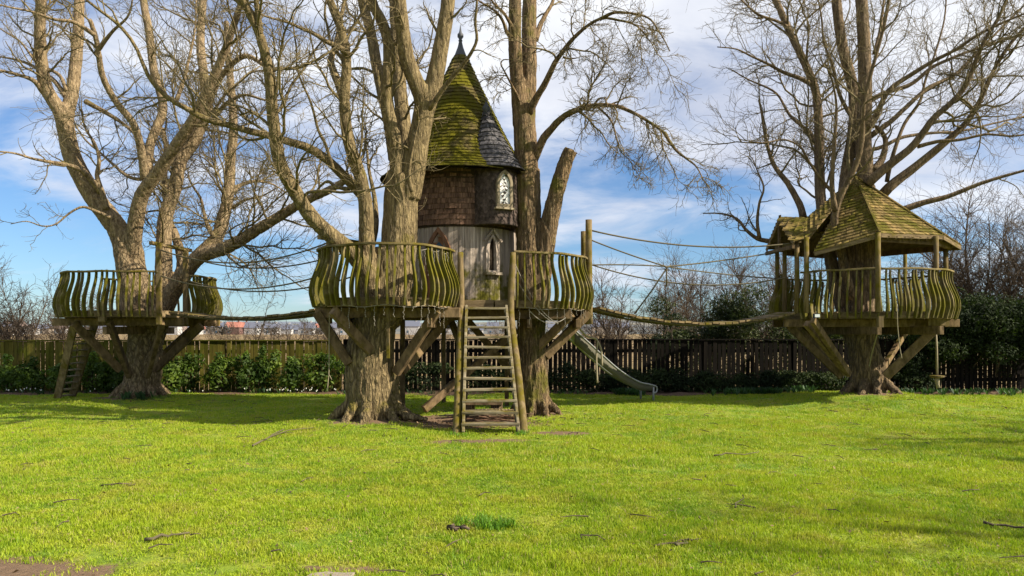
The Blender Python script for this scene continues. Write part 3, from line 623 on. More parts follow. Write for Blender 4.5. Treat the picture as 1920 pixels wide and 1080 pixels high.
# --- tree through the roofed platform
T4 = [
 ([(1632, 775), (1630, 735), (1624, 690), (1617, 640), (1614, 590), (1616, 540), (1618, 480), (1620, 410), (1622, 350)], 66, 36, 17.1, 17.15),
 ([(1622, 370), (1622, 320), (1619, 255), (1622, 170), (1620, 85), (1615, 0), (1613, -40)], 32, 20, 17.15, 17.3),
 ([(1606, 600), (1590, 520), (1578, 440), (1580, 380), (1589, 310), (1600, 245), (1600, 170), (1580, 90), (1569, 10), (1566, -40)], 26, 17, 17.1, 18.0),
 ([(1598, 640), (1570, 540), (1550, 450), (1539, 380), (1536, 298), (1534, 213), (1528, 165), (1506, 112), (1480, 58), (1455, 0), (1445, -30)], 27, 11, 17.2, 18.9),
]
B4 = [
 ([(1596, 560), (1576, 470), (1564, 415), (1576, 366), (1598, 325), (1611, 290), (1617, 250), (1618, 205), (1630, 150), (1645, 95), (1660, 40), (1670, -20)], 20, 9, 16.6, 15.0),
 ([(1566, 395), (1560, 350), (1562, 300), (1566, 250), (1568, 195), (1560, 150), (1548, 120)], 12, 6, 16.1, 15.7),
 ([(1625, 345), (1660, 315), (1690, 292), (1710, 275), (1732, 248), (1751, 221), (1778, 198), (1806, 168), (1822, 135), (1836, 98), (1852, 65), (1872, 34), (1890, -10)], 20, 10, 16.9, 15.6),
 ([(1655, 365), (1672, 347), (1708, 319), (1735, 298), (1760, 277), (1790, 252), (1815, 226), (1838, 188), (1857, 145), (1885, 95), (1925, 48), (1960, 20)], 20, 9, 17.3, 16.6),
 ([(1690, 394), (1735, 379), (1772, 370), (1804, 358), (1836, 345), (1880, 331), (1930, 317), (1980, 300)], 13, 7, 17.4, 16.4),
 ([(1638, 320), (1652, 302), (1659, 280), (1660, 262), (1652, 246), (1640, 236)], 16, 13, 17.1, 17.3),
 ([(1632, 240), (1650, 200), (1668, 168), (1705, 142), (1751, 114), (1790, 94), (1840, 62), (1900, 34), (1960, 10)], 12, 6, 17.0, 15.4),
 ([(1632, 255), (1670, 228), (1700, 200), (1740, 165), (1790, 140), (1830, 100), (1870, 60), (1930, 0)], 11, 6, 17.3, 18.4),
 ([(1628, 190), (1660, 174), (1708, 158), (1745, 128), (1782, 110), (1830, 92), (1900, 70), (1960, 62)], 10, 5, 17.2, 17.0),
 ([(1506, 408), (1500, 385), (1478, 345), (1462, 325), (1449, 305), (1438, 270), (1432, 238), (1428, 210), (1423, 187)], 15, 8, 17.6, 18.4),
 ([(1500, 465), (1470, 458), (1440, 452), (1419, 447), (1398, 430), (1386, 414), (1368, 404), (1346, 400), (1318, 400)], 16, 4, 17.8, 18.6),
 ([(1522, 158), (1498, 146), (1470, 136), (1440, 120), (1410, 106), (1380, 92), (1345, 88)], 10, 4, 18.4, 18.0),
 ([(1488, 78), (1475, 50), (1452, 38), (1420, 26), (1390, 0), (1370, -20)], 8, 5, 18.7, 18.4),
 ([(1536, 290), (1520, 250), (1502, 235), (1480, 215), (1460, 180), (1440, 165), (1405, 150), (1370, 130)], 9, 4, 18.8, 20.0),
 ([(1424, 447), (1420, 415), (1424, 380), (1432, 352), (1420, 320), (1410, 295)], 8, 4, 17.9, 17.5),
 ([(1560, 360), (1535, 330), (1515, 300), (1500, 275), (1470, 262), (1430, 268), (1390, 262)], 7, 4, 17.0, 16.2),
 ([(1585, 300), (1620, 285), (1655, 275), (1690, 258), (1740, 250), (1800, 246), (1860, 232), (1930, 216)], 9, 5, 17.4, 18.6),
 ([(1663, 340), (1668, 315), (1676, 285), (1690, 245), (1700, 225), (1725, 190), (1735, 150), (1750, 110), (1770, 40), (1775, -20)], 9, 5, 17.4, 18.2),
 ([(1640, 100), (1650, 60), (1655, 20), (1660, -20)], 9, 7, 17.2, 17.6),
 ([(1604, 230), (1585, 200), (1572, 170), (1560, 120), (1545, 80), (1540, 30), (1530, -20)], 9, 5, 17.6, 16.8),
 ([(1720, 275), (1760, 265), (1800, 262), (1850, 252), (1900, 255), (1960, 246)], 8, 5, 16.6, 15.8),
]
make_tree('bare_tree', (W(1632, 745, 17.1)[0], 17.1), 'bare tree with long sweeping boughs growing up through the shingled roof on its grassy mound', None, T4, B4, 'bark_gaz', 57, 0.032, (0.03, 0.007, 4.5),
          ((W(1632, 745, 17.1)[0], 17.1), 0.38, 8, 0.34, 0.18, 12, 0.8), dict(n=(210, 2100, 7800), skip=3, t0=0.35, lmax=3.4, zmin=3.7))

# --- background scrub and bare trees beyond the fence
def scrub(base, h, spread, stems, n2, n3, seed, label, group=None, name='bare_shrub', cat='shrub', lean=(0, 0), mat='twig_dark', rs=0.03):
    r = np.random.default_rng(seed); root_o = tag(empty(name, (base[0], base[1], 0)), label, cat, group); b = np.array((base[0], base[1], -0.1))
    K = 12; P = np.empty((stems, K, 3)); a = r.uniform(0, 6.28, stems); tilt = r.uniform(.1, 1, stems) * spread
    d = np.stack((np.cos(a) * tilt + lean[0], np.sin(a) * tilt + lean[1], np.ones(stems)), 1); L = h * r.uniform(.6, 1.05, stems)
    pos = np.tile(b, (stems, 1)) + np.stack((np.cos(a), np.sin(a), 0 * a), 1) * 0.15
    for k in range(K):
        P[:, k] = pos; d += r.normal(0, .14, d.shape); d[:, 2] += 0.05; pos = pos + d / np.linalg.norm(d, axis=1, keepdims=True) * (L / K)[:, None]
    Rr = np.linspace(1, .25, K)[None] * (rs * r.uniform(.6, 1.2, stems))[:, None]
    V, Q = tubes(P, Rr, 6); link('stem', mesh_np('stem', V, Q, smooth=True), M[mat], root_o)
    l2 = spawn(r, P, Rr, n2, .2, 1, (.4, 1.1), (.22, .5), .3, h * .35, 8, .2, .03, .6, .007, .02)
    l3 = spawn(r, *l2, n3, .1, 1, (.4, 1.0), (.3, .6), .15, .8, 5, .22, .02, .7, .005, .01)
    V1, Q1 = tubes(*l2, 3); V2, Q2 = tubes(*l3, 3)
    o = link('crown', mesh_np('crown', np.concatenate((V1, V2)), np.concatenate((Q1, Q2 + len(V1))), smooth=True), M[mat], root_o); o['kind'] = 'stuff'
    return root_o
SCR = [  # px, depth, height, spread, stems, n2, n3, label
 (60, 23, 4.0, .75, 9, 260, 1500, 'bare tangled shrub behind the fence left of the ladder platform', .05),
 (135, 25, 3.6, .8, 8, 220, 1200, 'bare shrub behind the fence just under the ladder platform rail', .04),
 (-40, 24, 4.2, .7, 8, 240, 1200, 'bare shrub cut by the picture edge behind the ochre fence', .05),
 (560, 26, 2.3, .9, 6, 90, 500, 'low twiggy shrub showing above the ochre fence beneath the plank bridge', .03),
 (640, 24, 2.4, .9, 6, 120, 600, 'low twiggy shrub behind the fence below the railed deck', .03),
 (1150, 23.5, 4.2, .45, 6, 190, 1100, 'tall thin bare shrub behind the slide and bridge', .05),
 (1225, 25, 4.6, .5, 6, 200, 1200, 'forked bare shrub behind the middle of the rope bridge', .05),
 (1330, 29, 5.2, .55, 9, 320, 1900, 'rounded dense bare shrub rising above the conifers by the rope bridge', .05),
 (1430, 30, 5.4, .55, 9, 320, 1900, 'dense bare shrub behind the roofed platform porch', .05),
 (1530, 27, 5.0, .6, 8, 260, 1500, 'bare shrub seen between the porch posts', .05),
 (1720, 27, 5.6, .6, 8, 300, 1700, 'bare shrub behind the lit side of the shingled roof', .05),
 (1810, 25, 6.4, .55, 9, 380, 2300, 'tall bare shrub right of the shingled roof above the hedge', .06),
 (1890, 26, 7.2, .5, 9, 400, 2400, 'tallest bare shrub above the hedge near the picture edge', .06),
 (1985, 24, 7.0, .5, 9, 380, 2200, 'bare shrub half cut off by the picture edge above the hedge', .06),
]
for i, (px, dd, h, sp, st, n2, n3, lab, rs) in enumerate(SCR):
    scrub(((px - 960) / F * dd, dd), h, sp, st, n2, n3, 300 + i, lab, 'bare shrubs beyond the fence', rs=rs)
for i, (px, dd, h, lab) in enumerate(((185, 30, 2.5, 'low reddish scrub bush beyond the fence right of the little ladder'), (330, 31, 2.3, 'low reddish scrub bush beyond the fence right of the ladder platform trunk'), (395, 34, 2.5, 'low reddish scrub bush beyond the fence at the start of the plank bridge'), (448, 33, 2.2, 'low reddish scrub bush under the lowest stretch of the plank bridge'), (508, 35, 2.5, 'low reddish scrub bush beyond the tallest laurel'), (595, 32, 2.4, 'low reddish scrub bush between the deck braces and the fence top'), (800, 30, 2.6, 'low reddish scrub bush seen under the tower deck'), (905, 31, 2.6, 'low reddish scrub bush seen through the upper stair treads'), (1090, 30, 2.6, 'low reddish scrub bush behind the top of the slide'))):
    scrub(((px - 960) / F * dd, dd), h, 1.1, 10, 110, 620, 420 + i, lab, 'low scrub beyond the fence', rs=.022)
scrub(((478 - 960) / F * 27, 27), 3.2, .25, 3, 40, 180, 390, 'thin leaning bare sapling beyond the fence, seen above the plank bridge', None, 'bare_sapling', 'sapling', (.25, 0), rs=.03)
# ------------------------------------------------------------------ platforms
def bal_mesh():
    z = np.linspace(-0.13, 0.86, 14); cl = np.interp(z, [-.13, 0, .1, .22, .35, .5, .62, .75, .86], [.085, .115, .135, .135, .105, .055, .015, -.01, 0.0])
    w = np.interp(z, [-.13, .1, .3, .6, .86], [.038, .048, .047, .034, .027]); th = 0.030
    mb = MB(); V = []; n = len(z)
    for y in (-th / 2, th / 2):
        for s in (-1, 1): V += [(cl[i] + s * w[i], y, z[i]) for i in range(n)]
    a, b, c, d = 0, n, 2 * n, 3 * n; Fc = []
    for i in range(n - 1):
        Fc += [(a + i, b + i, b + i + 1, a + i + 1), (c + i + 1, d + i + 1, d + i, c + i), (a + i + 1, c + i + 1, c + i, a + i), (b + i, d + i, d + i + 1, b + i + 1)]
    Fc += [(a, c, d, b), (a + n - 1, b + n - 1, d + n - 1, c + n - 1)]
    mb.add(V, Fc); return mb.mesh('baluster')
BAL = bal_mesh(); BAL.materials.append(M['baluster'])
def near_i(P, q): return int(np.argmin(np.hypot(P[:, 0] - q[0], P[:, 1] - q[1])))
def normal_at(P, i):
    t = P[min(i + 1, len(P) - 1)] - P[max(i - 1, 0)]; t = t / np.linalg.norm(t); return np.array((-t[1], t[0]))
def platform(name, label, pts, zd, sections, rail_h=0.87, spacing=0.136, board=0.14, braces=(), beams=(), group='round tree platforms', rimstep=0.75):
    rim = resample(catmull(pts, 16), step=0.05); c = rim.mean(0)
    root = tag(empty(name, (c[0], c[1], 0)), label, 'platform', group)
    poly = rim
    # deck boards clipped to the outline
    x = rim[:, 0].min() + board / 2
    while x < rim[:, 0].max():
        ysx = []; Pn = np.vstack((poly, poly[:1]))
        for a, b in zip(Pn[:-1], Pn[1:]):
            if (a[0] - x) * (b[0] - x) < 0: ysx.append(a[1] + (b[1] - a[1]) * (x - a[0]) / (b[0] - a[0]))
        ysx.sort()
        for a, b in zip(ysx[::2], ysx[1::2]):
            if b - a > .15:
                MB().box((x, (a + b) / 2, zd - 0.018 + random.uniform(-.003, .003)), (board - .012, b - a - .03, 0.036)).build('deck_board', M['deck'], root)
        x += board
    # rim boards, straight lengths round the edge
    rb = resample(np.vstack((rim, rim[:1])), step=rimstep)
    for a, b in zip(rb[:-1], rb[1:]):
        e = (b - a) / np.linalg.norm(b - a) * .012; a2, b2 = a + e, b - e
        bevelled(MB().beam((*a2, zd - .075), (*b2, zd - .075), .042, random.uniform(.145, .155)).build('rim_board', M['rim'], root), .006)
    # railing
    for (q0, q1) in sections:
        i0, i1 = near_i(rim, q0), near_i(rim, q1); seg = rim[i0:i1 + 1]; m = len(seg)
        nrm = np.array([normal_at(rim, i0 + k) for k in range(m)]); mb = MB(); V = []; zt = zd + rail_h
        wob = [0.006 * math.sin(k * .35) for k in range(m)]
        for k in range(m):
            for (o_, h) in ((-.045, -.018), (.05, -.018), (.05, .02), (-.045, .02)): V.append((*(seg[k] + nrm[k] * o_), zt + h + wob[k]))
        Fc = [(k * 4 + j, k * 4 + (j + 1) % 4, k * 4 + 4 + (j + 1) % 4, k * 4 + 4 + j) for k in range(m - 1) for j in range(4)] + [(3, 2, 1, 0), tuple((m - 1) * 4 + j for j in range(4))]
        bevelled(mb.add(V, Fc).build('top_rail', M['rail'], root), .006)
        L = np.concatenate(((0,), np.cumsum(np.linalg.norm(np.diff(seg, axis=0), axis=1)))); nb = int(L[-1] / spacing)
        for k in range(nb + 1):
            s = (k + .4) * spacing + random.uniform(-.012, .012)
            if s > L[-1] - .03: break
            i = int(np.searchsorted(L, s)); i = min(i, m - 1); n_ = nrm[i]
            place('baluster', BAL, None, root, (seg[i][0], seg[i][1], zd - .004 + random.uniform(-.012, .008)), (random.uniform(-.035, .035), random.uniform(-.025, .025), math.atan2(n_[1], n_[0]) + random.uniform(-.03, .03)), (random.uniform(.93, 1.07), random.uniform(.9, 1.1), 1))
    for (a, b) in beams: bevelled(MB().beam(a, b, .09, .17).build('beam', M['beam'], root), .008)
    for (a, b, w, h) in braces: bevelled(MB().beam(a, b, w, h).build('brace', M['beam'], root), .008)
    return root, rim
def radial_beams(c, z, angs, r):
    return [((c[0] + math.cos(R_(a)) * .12, c[1] + math.sin(R_(a)) * .12, z - k * .004), (c[0] + math.cos(R_(a)) * r, c[1] + math.sin(R_(a)) * r, z - k * .004)) for k, a in enumerate(angs)]
def knee(c, rr, z0, z1, ang, r1, w=.12, h=.15):
    a = R_(ang); return ((c[0] + math.cos(a) * rr, c[1] + math.sin(a) * rr, z0), (c[0] + math.cos(a) * r1, c[1] + math.sin(a) * r1, z1), w, h)

# centre platform
ZC = 2.17
PC = [(-1.06, 13.40), (-1.27, 12.70), (-1.72, 12.24), (-2.35, 12.2), (-2.95, 12.5), (-3.33, 13.0), (-3.46, 13.6), (-3.3, 14.6), (-2.7, 16.0), (-1.6, 16.9), (-0.4, 17.0), (0.75, 16.6), (1.38, 15.8), (1.48, 15.0), (1.30, 14.3), (0.9, 13.82), (0.45, 13.56), (0.03, 13.5)]
cA = (W(697, 700, 13.35)[0], 13.35); cB = (W(998, 700, 14.7)[0], 14.7)
braces = [(W(655, 682, 13.0), W(594, 586, 12.95), .12, .16), (W(694, 658, 12.95), W(624, 582, 12.35), .12, .16), (W(742, 700, 13.2), W(820, 582, 12.9), .11, .16), (W(752, 696, 13.5), W(846, 588, 14.2), .12, .17),
          (W(1022, 668, 14.6), W(1104, 586, 14.75), .13, .18), (W(1008, 652, 14.5), W(1072, 588, 14.15), .11, .15), (W(795, 768, 13.9), W(968, 618, 15.2), .10, .14), (W(990, 735, 15.8), W(868, 590, 15.6), .10, .14),
          (W(880, 690, 15.6), W(830, 560, 16.2), .1, .13)]
beams = [((-3.42, 13.0, 1.93), (-0.9, 12.95, 1.93)), ((-3.5, 13.9, 1.925), (1.1, 13.98, 1.925)), ((-3.2, 14.95, 1.93), (1.56, 14.9, 1.93)), ((-2.7, 16.1, 1.925), (1.4, 16.1, 1.925)), ((-2.9, 12.55, 1.75), (-2.9, 15.8, 1.75)), ((-1.42, 12.8, 1.755), (-1.42, 16.6, 1.755)), ((.32, 13.7, 1.75), (.32, 16.6, 1.75)), ((1.25, 14.1, 1.755), (1.25, 16.1, 1.755))]
plC, rimC = platform('tree_platform', 'large railed wooden deck around the pointed tower, with the open tread stairs', PC, ZC,
    [((-1.06, 13.40), (-3.42, 13.95)), ((-3.05, 15.2), (0.55, 16.7)), ((1.46, 14.75), (0.03, 13.5))], braces=braces, beams=beams)
for (px, dd, z0, z1, w) in ((755, 14.9, 0, 1.85, .09), (832, 16.5, 0, 1.85, .09), (872, 15.2, 0, 1.9, .10), (950, 16.3, 0, 1.85, .09)):
    x = (px - 960) / F * dd; bevelled(MB().box((x, dd, (z0 + z1) / 2 - .05), (w, w, z1 - z0 + .1)).build('prop_post', M['beam'], plC), .006)
x = (724 - 960) / F * 12.35
MB().box((x, 12.55, 1.58), (.05, .05, .85)).build('hanging_batten', M['post'], plC)
def round_post(mb, a, b, r0, r1, n=10): return mb.tube([tuple(q) for q in resample(np.array((a, b)), n=6)], list(np.linspace(r0, r1, 6)), n, True, .05)
round_post(MB(), (1.53, 14.83, 1.75), (1.52, 14.80, 3.82), .075, .065).build('rope_post', M['post'], plC, True)
round_post(MB(), (1.52, 15.62, 1.75), (1.50, 15.62, 3.70), .07, .06).build('rope_post', M['post'], plC, True)
for k, q in enumerate(((-3.43, 14.0), (-3.12, 15.1))): round_post(MB(), (*q, 1.75), (q[0], q[1], 3.35), .06, .055).build('rope_post', M['post'], plC, True)
MB().beam((-3.62, 14.02, 3.38), (-2.95, 15.2, 3.38), .1, .08).build('cross_bar', M['post'], plC)

# left platform
ZL = 2.06
PL_ = [(-7.62, 16.1), (-8.3, 15.93), (-9.1, 15.95), (-9.7, 16.2), (-10.05, 16.75), (-10.12, 17.5), (-9.85, 18.5), (-9.2, 19.2), (-8.3, 19.35), (-7.6, 18.95), (-7.28, 18.2), (-7.28, 17.6), (-7.40, 17.1)]
cL = (-8.98, 18.1)
braces = [(W(226, 694, 17.4), W(138, 606, 16.6), .11, .17), (W(243, 706, 17.2), W(204, 602, 16.05), .11, .15), (W(276, 706, 17.3), W(304, 604, 16.2), .10, .14), (W(290, 694, 17.6), W(378, 610, 17.5), .12, .17), ((-9.2, 18.4, .85), (-9.5, 19.0, 1.85), .11, .15), ((-8.8, 18.4, .85), (-8.0, 19.1, 1.85), .11, .15)]
beams = [((-10.3, 16.75, 1.82), (-7.35, 16.7, 1.82)), ((-10.2, 17.9, 1.825), (-7.1, 17.9, 1.825)), ((-9.75, 18.9, 1.82), (-7.4, 18.9, 1.82)), ((-8.72, 15.97, 1.63), (-8.72, 19.2, 1.63))]
plL, rimL = platform('tree_platform', 'round railed deck in the tree beside the fence, with the small steep ladder', PL_, ZL, [((-7.62, 16.1), (-10.1, 16.95)), ((-9.95, 18.2), (-7.36, 17.1))], rail_h=.83, braces=braces, beams=beams)
MB().box((-8.72, 15.90, 1.90), (.14, .10, .17)).build('beam', M['post'], plL)
for q, top in (((-7.62, 16.12), 3.52), ((-7.43, 17.0), 3.45)): bevelled(MB().box((q[0], q[1], (1.75 + top) / 2), (.1, .1, top - 1.75)).build('frame_post', M['post'], plL), .008)
bevelled(MB().beam((-7.72, 15.95, 3.50), (-7.40, 17.2, 3.47), .1, .075).build('cross_bar', M['post'], plL), .008)

# gazebo platform
ZG = 2.02; GC = np.array((8.0, 17.13)); GR = 1.80
PG = [(GC[0] + GR * math.cos(R_(a)), GC[1] + GR * math.sin(R_(a))) for a in np.linspace(183, -156, 27)]
braces = [(W(1578, 706, 16.7), W(1478, 610, 16.7), .11, .15), (W(1588, 700, 16.55), W(1512, 606, 15.8), .11, .14), (W(1592, 702, 16.5), W(1524, 600, 15.5), .1, .14), (W(1660, 706, 16.6), W(1768, 602, 16.2), .13, .2), (W(1656, 690, 17.2), W(1698, 622, 18.0), .10, .12), ((7.8, 17.6, .8), (7.1, 18.6, 1.75), .11, .14)]
beams = [((6.0, 16.5, 1.79), (9.75, 16.3, 1.79)), ((6.2, 17.75, 1.795), (9.95, 17.75, 1.795)), ((7.43, 15.1, 1.62), (7.43, 19.0, 1.62)), ((8.75, 15.2, 1.625), (8.75, 19.0, 1.625))]
plG, rimG = platform('tree_platform', 'round railed deck under the shingled roof, on the grassy mound', PG, ZG, [(PG[0], PG[-1])], rail_h=.88, braces=braces, beams=beams)
x = W(1648, 600, 15.03)[0]; MB().box((x, 14.98, 1.80), (.1, .1, .22)).build('beam', M['post'], plG)
MB().box(W(1758, 604, 16.1) , (.45, .09, .15)).build('beam', M['post'], plG)

# ------------------------------------------------------------------ stairs
st = tag(empty('stairs', (-0.48, 12.4, 0)), 'steep open tread wooden stairs with mossy round poles, leading up to the tower deck', 'stairs')
zt = 1.98; y0, y1 = 11.62, 13.28; xb0, xb1 = -0.86, 0.20; xt0, xt1 = -0.90, -0.02
for (a, b, top) in ((xb0, xt0, -0.93), (xb1, xt1, 0.02)):
    P = catmull([(a, y0 - .02, -0.1), ((a + b) / 2, 12.45, 0.98), (b, 13.22, 1.98), (top, 13.42, 3.02)], 8)
    mb = MB(); mb.tube([tuple(p) for p in P], list(np.linspace(.068, .054, len(P))), 12, True, .06); mb.build('pole', M['post'], st, True)
for k, sgn in enumerate((1, -1)):
    a = (xb0, xb1)[k] + sgn * .10; b = (xt0, xt1)[k] + sgn * .09
    bevelled(MB().beam((a, y0 + .03, 0.0), (b, y1, zt + .05), .045, .16).build('stringer', M['step'], st), .006)
for k in range(12):
    q = (k + .55) / 12; z = .06 + q * (zt + .05); y = y0 + .03 + (y1 - y0) * q; xa = xb0 + (xt0 - xb0) * q + .07; xb = xb1 + (xt1 - xb1) * q - .07
    M2 = Matrix.Rotation(random.uniform(-.02, .02), 4, 'Y')
    bevelled(MB().box(((xa + xb) / 2, y, z), (xb - xa, .17, .04), M2.to_3x3()).build('tread', M['step'], st), .006)
    for s_ in (-1, 1):
        MB().box(((xa + .03) if s_ < 0 else (xb - .03), y - .04, z - .05), (.05, .09, .05)).build('tread_cleat', M['step'], st)

# ------------------------------------------------------------------ tower
TC = np.array((-1.06, 15.35)); TR = 1.15; ZT0 = ZC; ZT1 = 3.66; ZT2 = 4.78
tw = tag(empty('tower', (TC[0], TC[1], 0)), 'shingled round wooden tower with a tall mossy pointed roof and a bay window', 'tower')
def tp(ang, r, z): return (TC[0] + r * math.sin(R_(ang)), TC[1] - r * math.cos(R_(ang)), z)    # angle 0 faces the camera side, + to the right
core = MB(); core.lathe([(TR - .06, ZT0 - .1), (TR - .06, ZT2)], TC, 48); core_o = core.build('inner_wall', M['dark'], tw, True)
WIN = 35.5; DOOR = -17.0
nb = 70
for k in range(nb):
    a = k * 360 / nb; ad = (a + 180) % 360 - 180; spans = [(ZT0, ZT1)]
    if abs(ad - WIN) < 4.6: spans = [(ZT0, 2.76), (3.30 if abs(ad - WIN) > 2.5 else 3.40, ZT1)]
    if abs(ad - DOOR) < 11.5: spans = [(3.5 - abs(ad - DOOR) * .055 , ZT1)]
    w = 2 * math.pi * TR / nb - .006; r = TR - .012 + random.uniform(-.005, .005)
    for (za, zb) in spans:
        Mx = Matrix.Rotation(R_(ad), 3, 'Z'); MB().box(tp(ad, r, (za + zb) / 2), (w, .026, zb - za), Mx).build('wall_board', M['wallboard'], tw)
def lancet(w, h, hs, n=6):
    """outline x,z of a pointed arch: half width w, total h, springing height hs"""
    L = [(-w, 0), (w, 0)]
    R2 = ((h - hs) ** 2 + w * w) / (2 * w); cxr = w - R2
    for k in range(n + 1):
        z = (h - hs) * k / n; L.append((cxr + math.sqrt(max(0, R2 * R2 - z * z)), hs + z))
    for k in range(n - 1, -1, -1):
        z = (h - hs) * k / n; L.append((-(cxr + math.sqrt(max(0, R2 * R2 - z * z))), hs + z))
    return L
def ring(mb, outer, inner, Mx, th):
    n = len(outer); v = []
    for y in (-th / 2, th / 2):
        for lp in (outer, inner): v += [Mx @ Vector((p[0], y, p[1])) for p in lp]
    f = []
    for i in range(n):
        j = (i + 1) % n; f += [(i, j, n + j, n + i), (2 * n + j, 2 * n + i, 3 * n + i, 3 * n + j), (i, 2 * n + i, 2 * n + j, j), (n + j, 3 * n + j, 3 * n + i, n + i)]
    return mb.add(v, f)
def at_wall(c, ang): return Matrix.Translation(Vector(c)) @ Matrix.Rotation(R_(ang), 4, 'Z')
# narrow lancet window of the lower storey
Mx = at_wall(tp(WIN, TR + .018, 2.74), WIN); fo = ring(MB(), lancet(.155, .74, .36), [(x * .56, .04 + z * .88) for x, z in lancet(.155, .74, .36)], Mx, .05).build('window_frame', M['wallboard'], tw)
MB().prism([(x * .56, .04 + z * .88) for x, z in lancet(.155, .74, .36)], at_wall(tp(WIN, TR - .035, 2.74), WIN), .01).build('window_pane', M['dark'], tw)
MB().box(tp(WIN, TR + .045, 2.72), (.38, .11, .05), Matrix.Rotation(R_(WIN), 3, 'Z')).build('window_sill', M['wallboard'], tw)
for s_ in (-1, 1):
    a = Mx @ Vector((0, -.035, .84)); b = Mx @ Vector((s_ * .2, -.035, .60)); MB().beam(a, b, .03, .04).build('window_hood', M['wallboard'], tw)
# pointed doorway
Mx = at_wall(tp(DOOR, TR + .02, ZT0), DOOR); L0 = lancet(.29, 1.42, .72); L1 = [(x * .78, z * .93 + .005) for x, z in L0]
ring(MB(), L0, L1, Mx, .07).build('door_frame', M['doorframe'], tw)
door = MB().prism(L1, at_wall(tp(DOOR, TR - .03, ZT0), DOOR), .03).build('door', M['doorframe'], tw)
lp = [(x * .5, .55 + z * .42) for x, z in L0]; MB().prism(lp, at_wall(tp(DOOR, TR - .01, ZT0), DOOR), .012).build('door_pane', M['glass_dark'], door)
# cedar shingles of the upper storey, roof shingles
def wedge(name, w, h, t0, t1):
    v = [(-w / 2, 0, 0), (w / 2, 0, 0), (w / 2, -t1, 0), (-w / 2, -t1, 0), (-w / 2, 0, h), (w / 2, 0, h), (w / 2, -t0, h), (-w / 2, -t0, h)]
    return MB().add(v, [(0, 1, 2, 3)[::-1], (4, 5, 6, 7), (3, 2, 6, 7), (1, 0, 4, 5), (0, 3, 7, 4), (2, 1, 5, 6)]).mesh(name)
def lay(pieces, me, name, plural, mat, parent, view, limit=300):
    """pieces: (matrix, sort score); the best seen become parts, the rest one joined part"""
    pieces.sort(key=lambda p: -p[1]); me.materials.append(mat)
    for Mx, s in pieces[:limit]:
        o = link(name, me, None, parent); off = o.location.copy(); o.matrix_basis = Matrix.Translation(off) @ Mx
    rest = pieces[limit:]
    if rest:
        V = np.array([v.co for v in me.vertices]); Fq = np.array([tuple(p.vertices) for p in me.polygons]); Vs = []; Qs = []
        for k, (Mx, s) in enumerate(rest):
            A = np.array(Mx); Vs.append(V @ A[:3, :3].T + A[:3, 3]); Qs.append(Fq + k * len(V))
        o = link(plural, mesh_np(plural, np.concatenate(Vs), np.concatenate(Qs)), mat, parent); o['kind'] = 'stuff'
def frame_mat(pos, tang, upv, scale):
    """local x = tangent, z = up along the slope, -y = outwards"""
    x = Vector(tang).normalized(); z = Vector(upv).normalized(); y = z.cross(x).normalized()
    A = Matrix((x * scale[0], y * scale[1], z * scale[2])).transposed().to_4x4(); A.translation = Vector(pos); return A
up = []; nrow = 11; hh = (ZT2 - ZT1) / nrow
for j in range(nrow):
    z = ZT1 - .02 + j * hh; r = 1.185 - .0035 * j; a = random.uniform(0, 6)
    while a < 366:
        wdt = random.uniform(.07, .13); da = math.degrees(wdt / r); am = a + da / 2; a += da
        sc_w = (wdt - .005) / .13; rr = r + random.uniform(-.003, .003)
        n_ = Vector((math.sin(R_(am)), -math.cos(R_(am)), 0)); tg = Vector((math.cos(R_(am)), math.sin(R_(am)), 0)); upv = Vector((0, 0, 1)) - n_ * .09
        up.append((frame_mat(tp(am, rr, z + random.uniform(-.004, .004)), tg, upv, (sc_w, random.uniform(.8, 1.3), 1)), math.cos(R_(am + 4)) + random.uniform(-.02, .02)))
uw = MB().lathe([(TR + .012, ZT1 - .06), (TR + .012, ZT2 + .02)], TC, 48).build('upper_wall', M['dark'], tw, True)
lay(up, wedge('wall_shingle', .13, hh + .035, .004, .014), 'wall_shingle', 'wall_shingles', M['wallshingle'], uw, None)
prof_z = [4.66, 4.74, 4.86, 5.0, 5.2, 5.45, 5.8, 6.18, 6.6, 7.0, 7.2]; prof_r = [1.62, 1.52, 1.40, 1.28, 1.14, 1.0, .82, .635, .43, .245, .155]
roof = MB().lathe([(prof_r[0] - .03, prof_z[0] - .025), (TR + .05, ZT2 - .06)], TC, 48).lathe([(r - .012, z) for r, z in zip(prof_r, prof_z)], TC, 48).build('roof', M['dark'], tw, True)
OCX = np.array(tp(40.0, 1.10, 0)[:2]); APX = np.array((-0.505, 14.62))
S = np.concatenate(((0,), np.cumsum(np.hypot(np.diff(prof_r), np.diff(prof_z))))); rp = []
q = 0.0
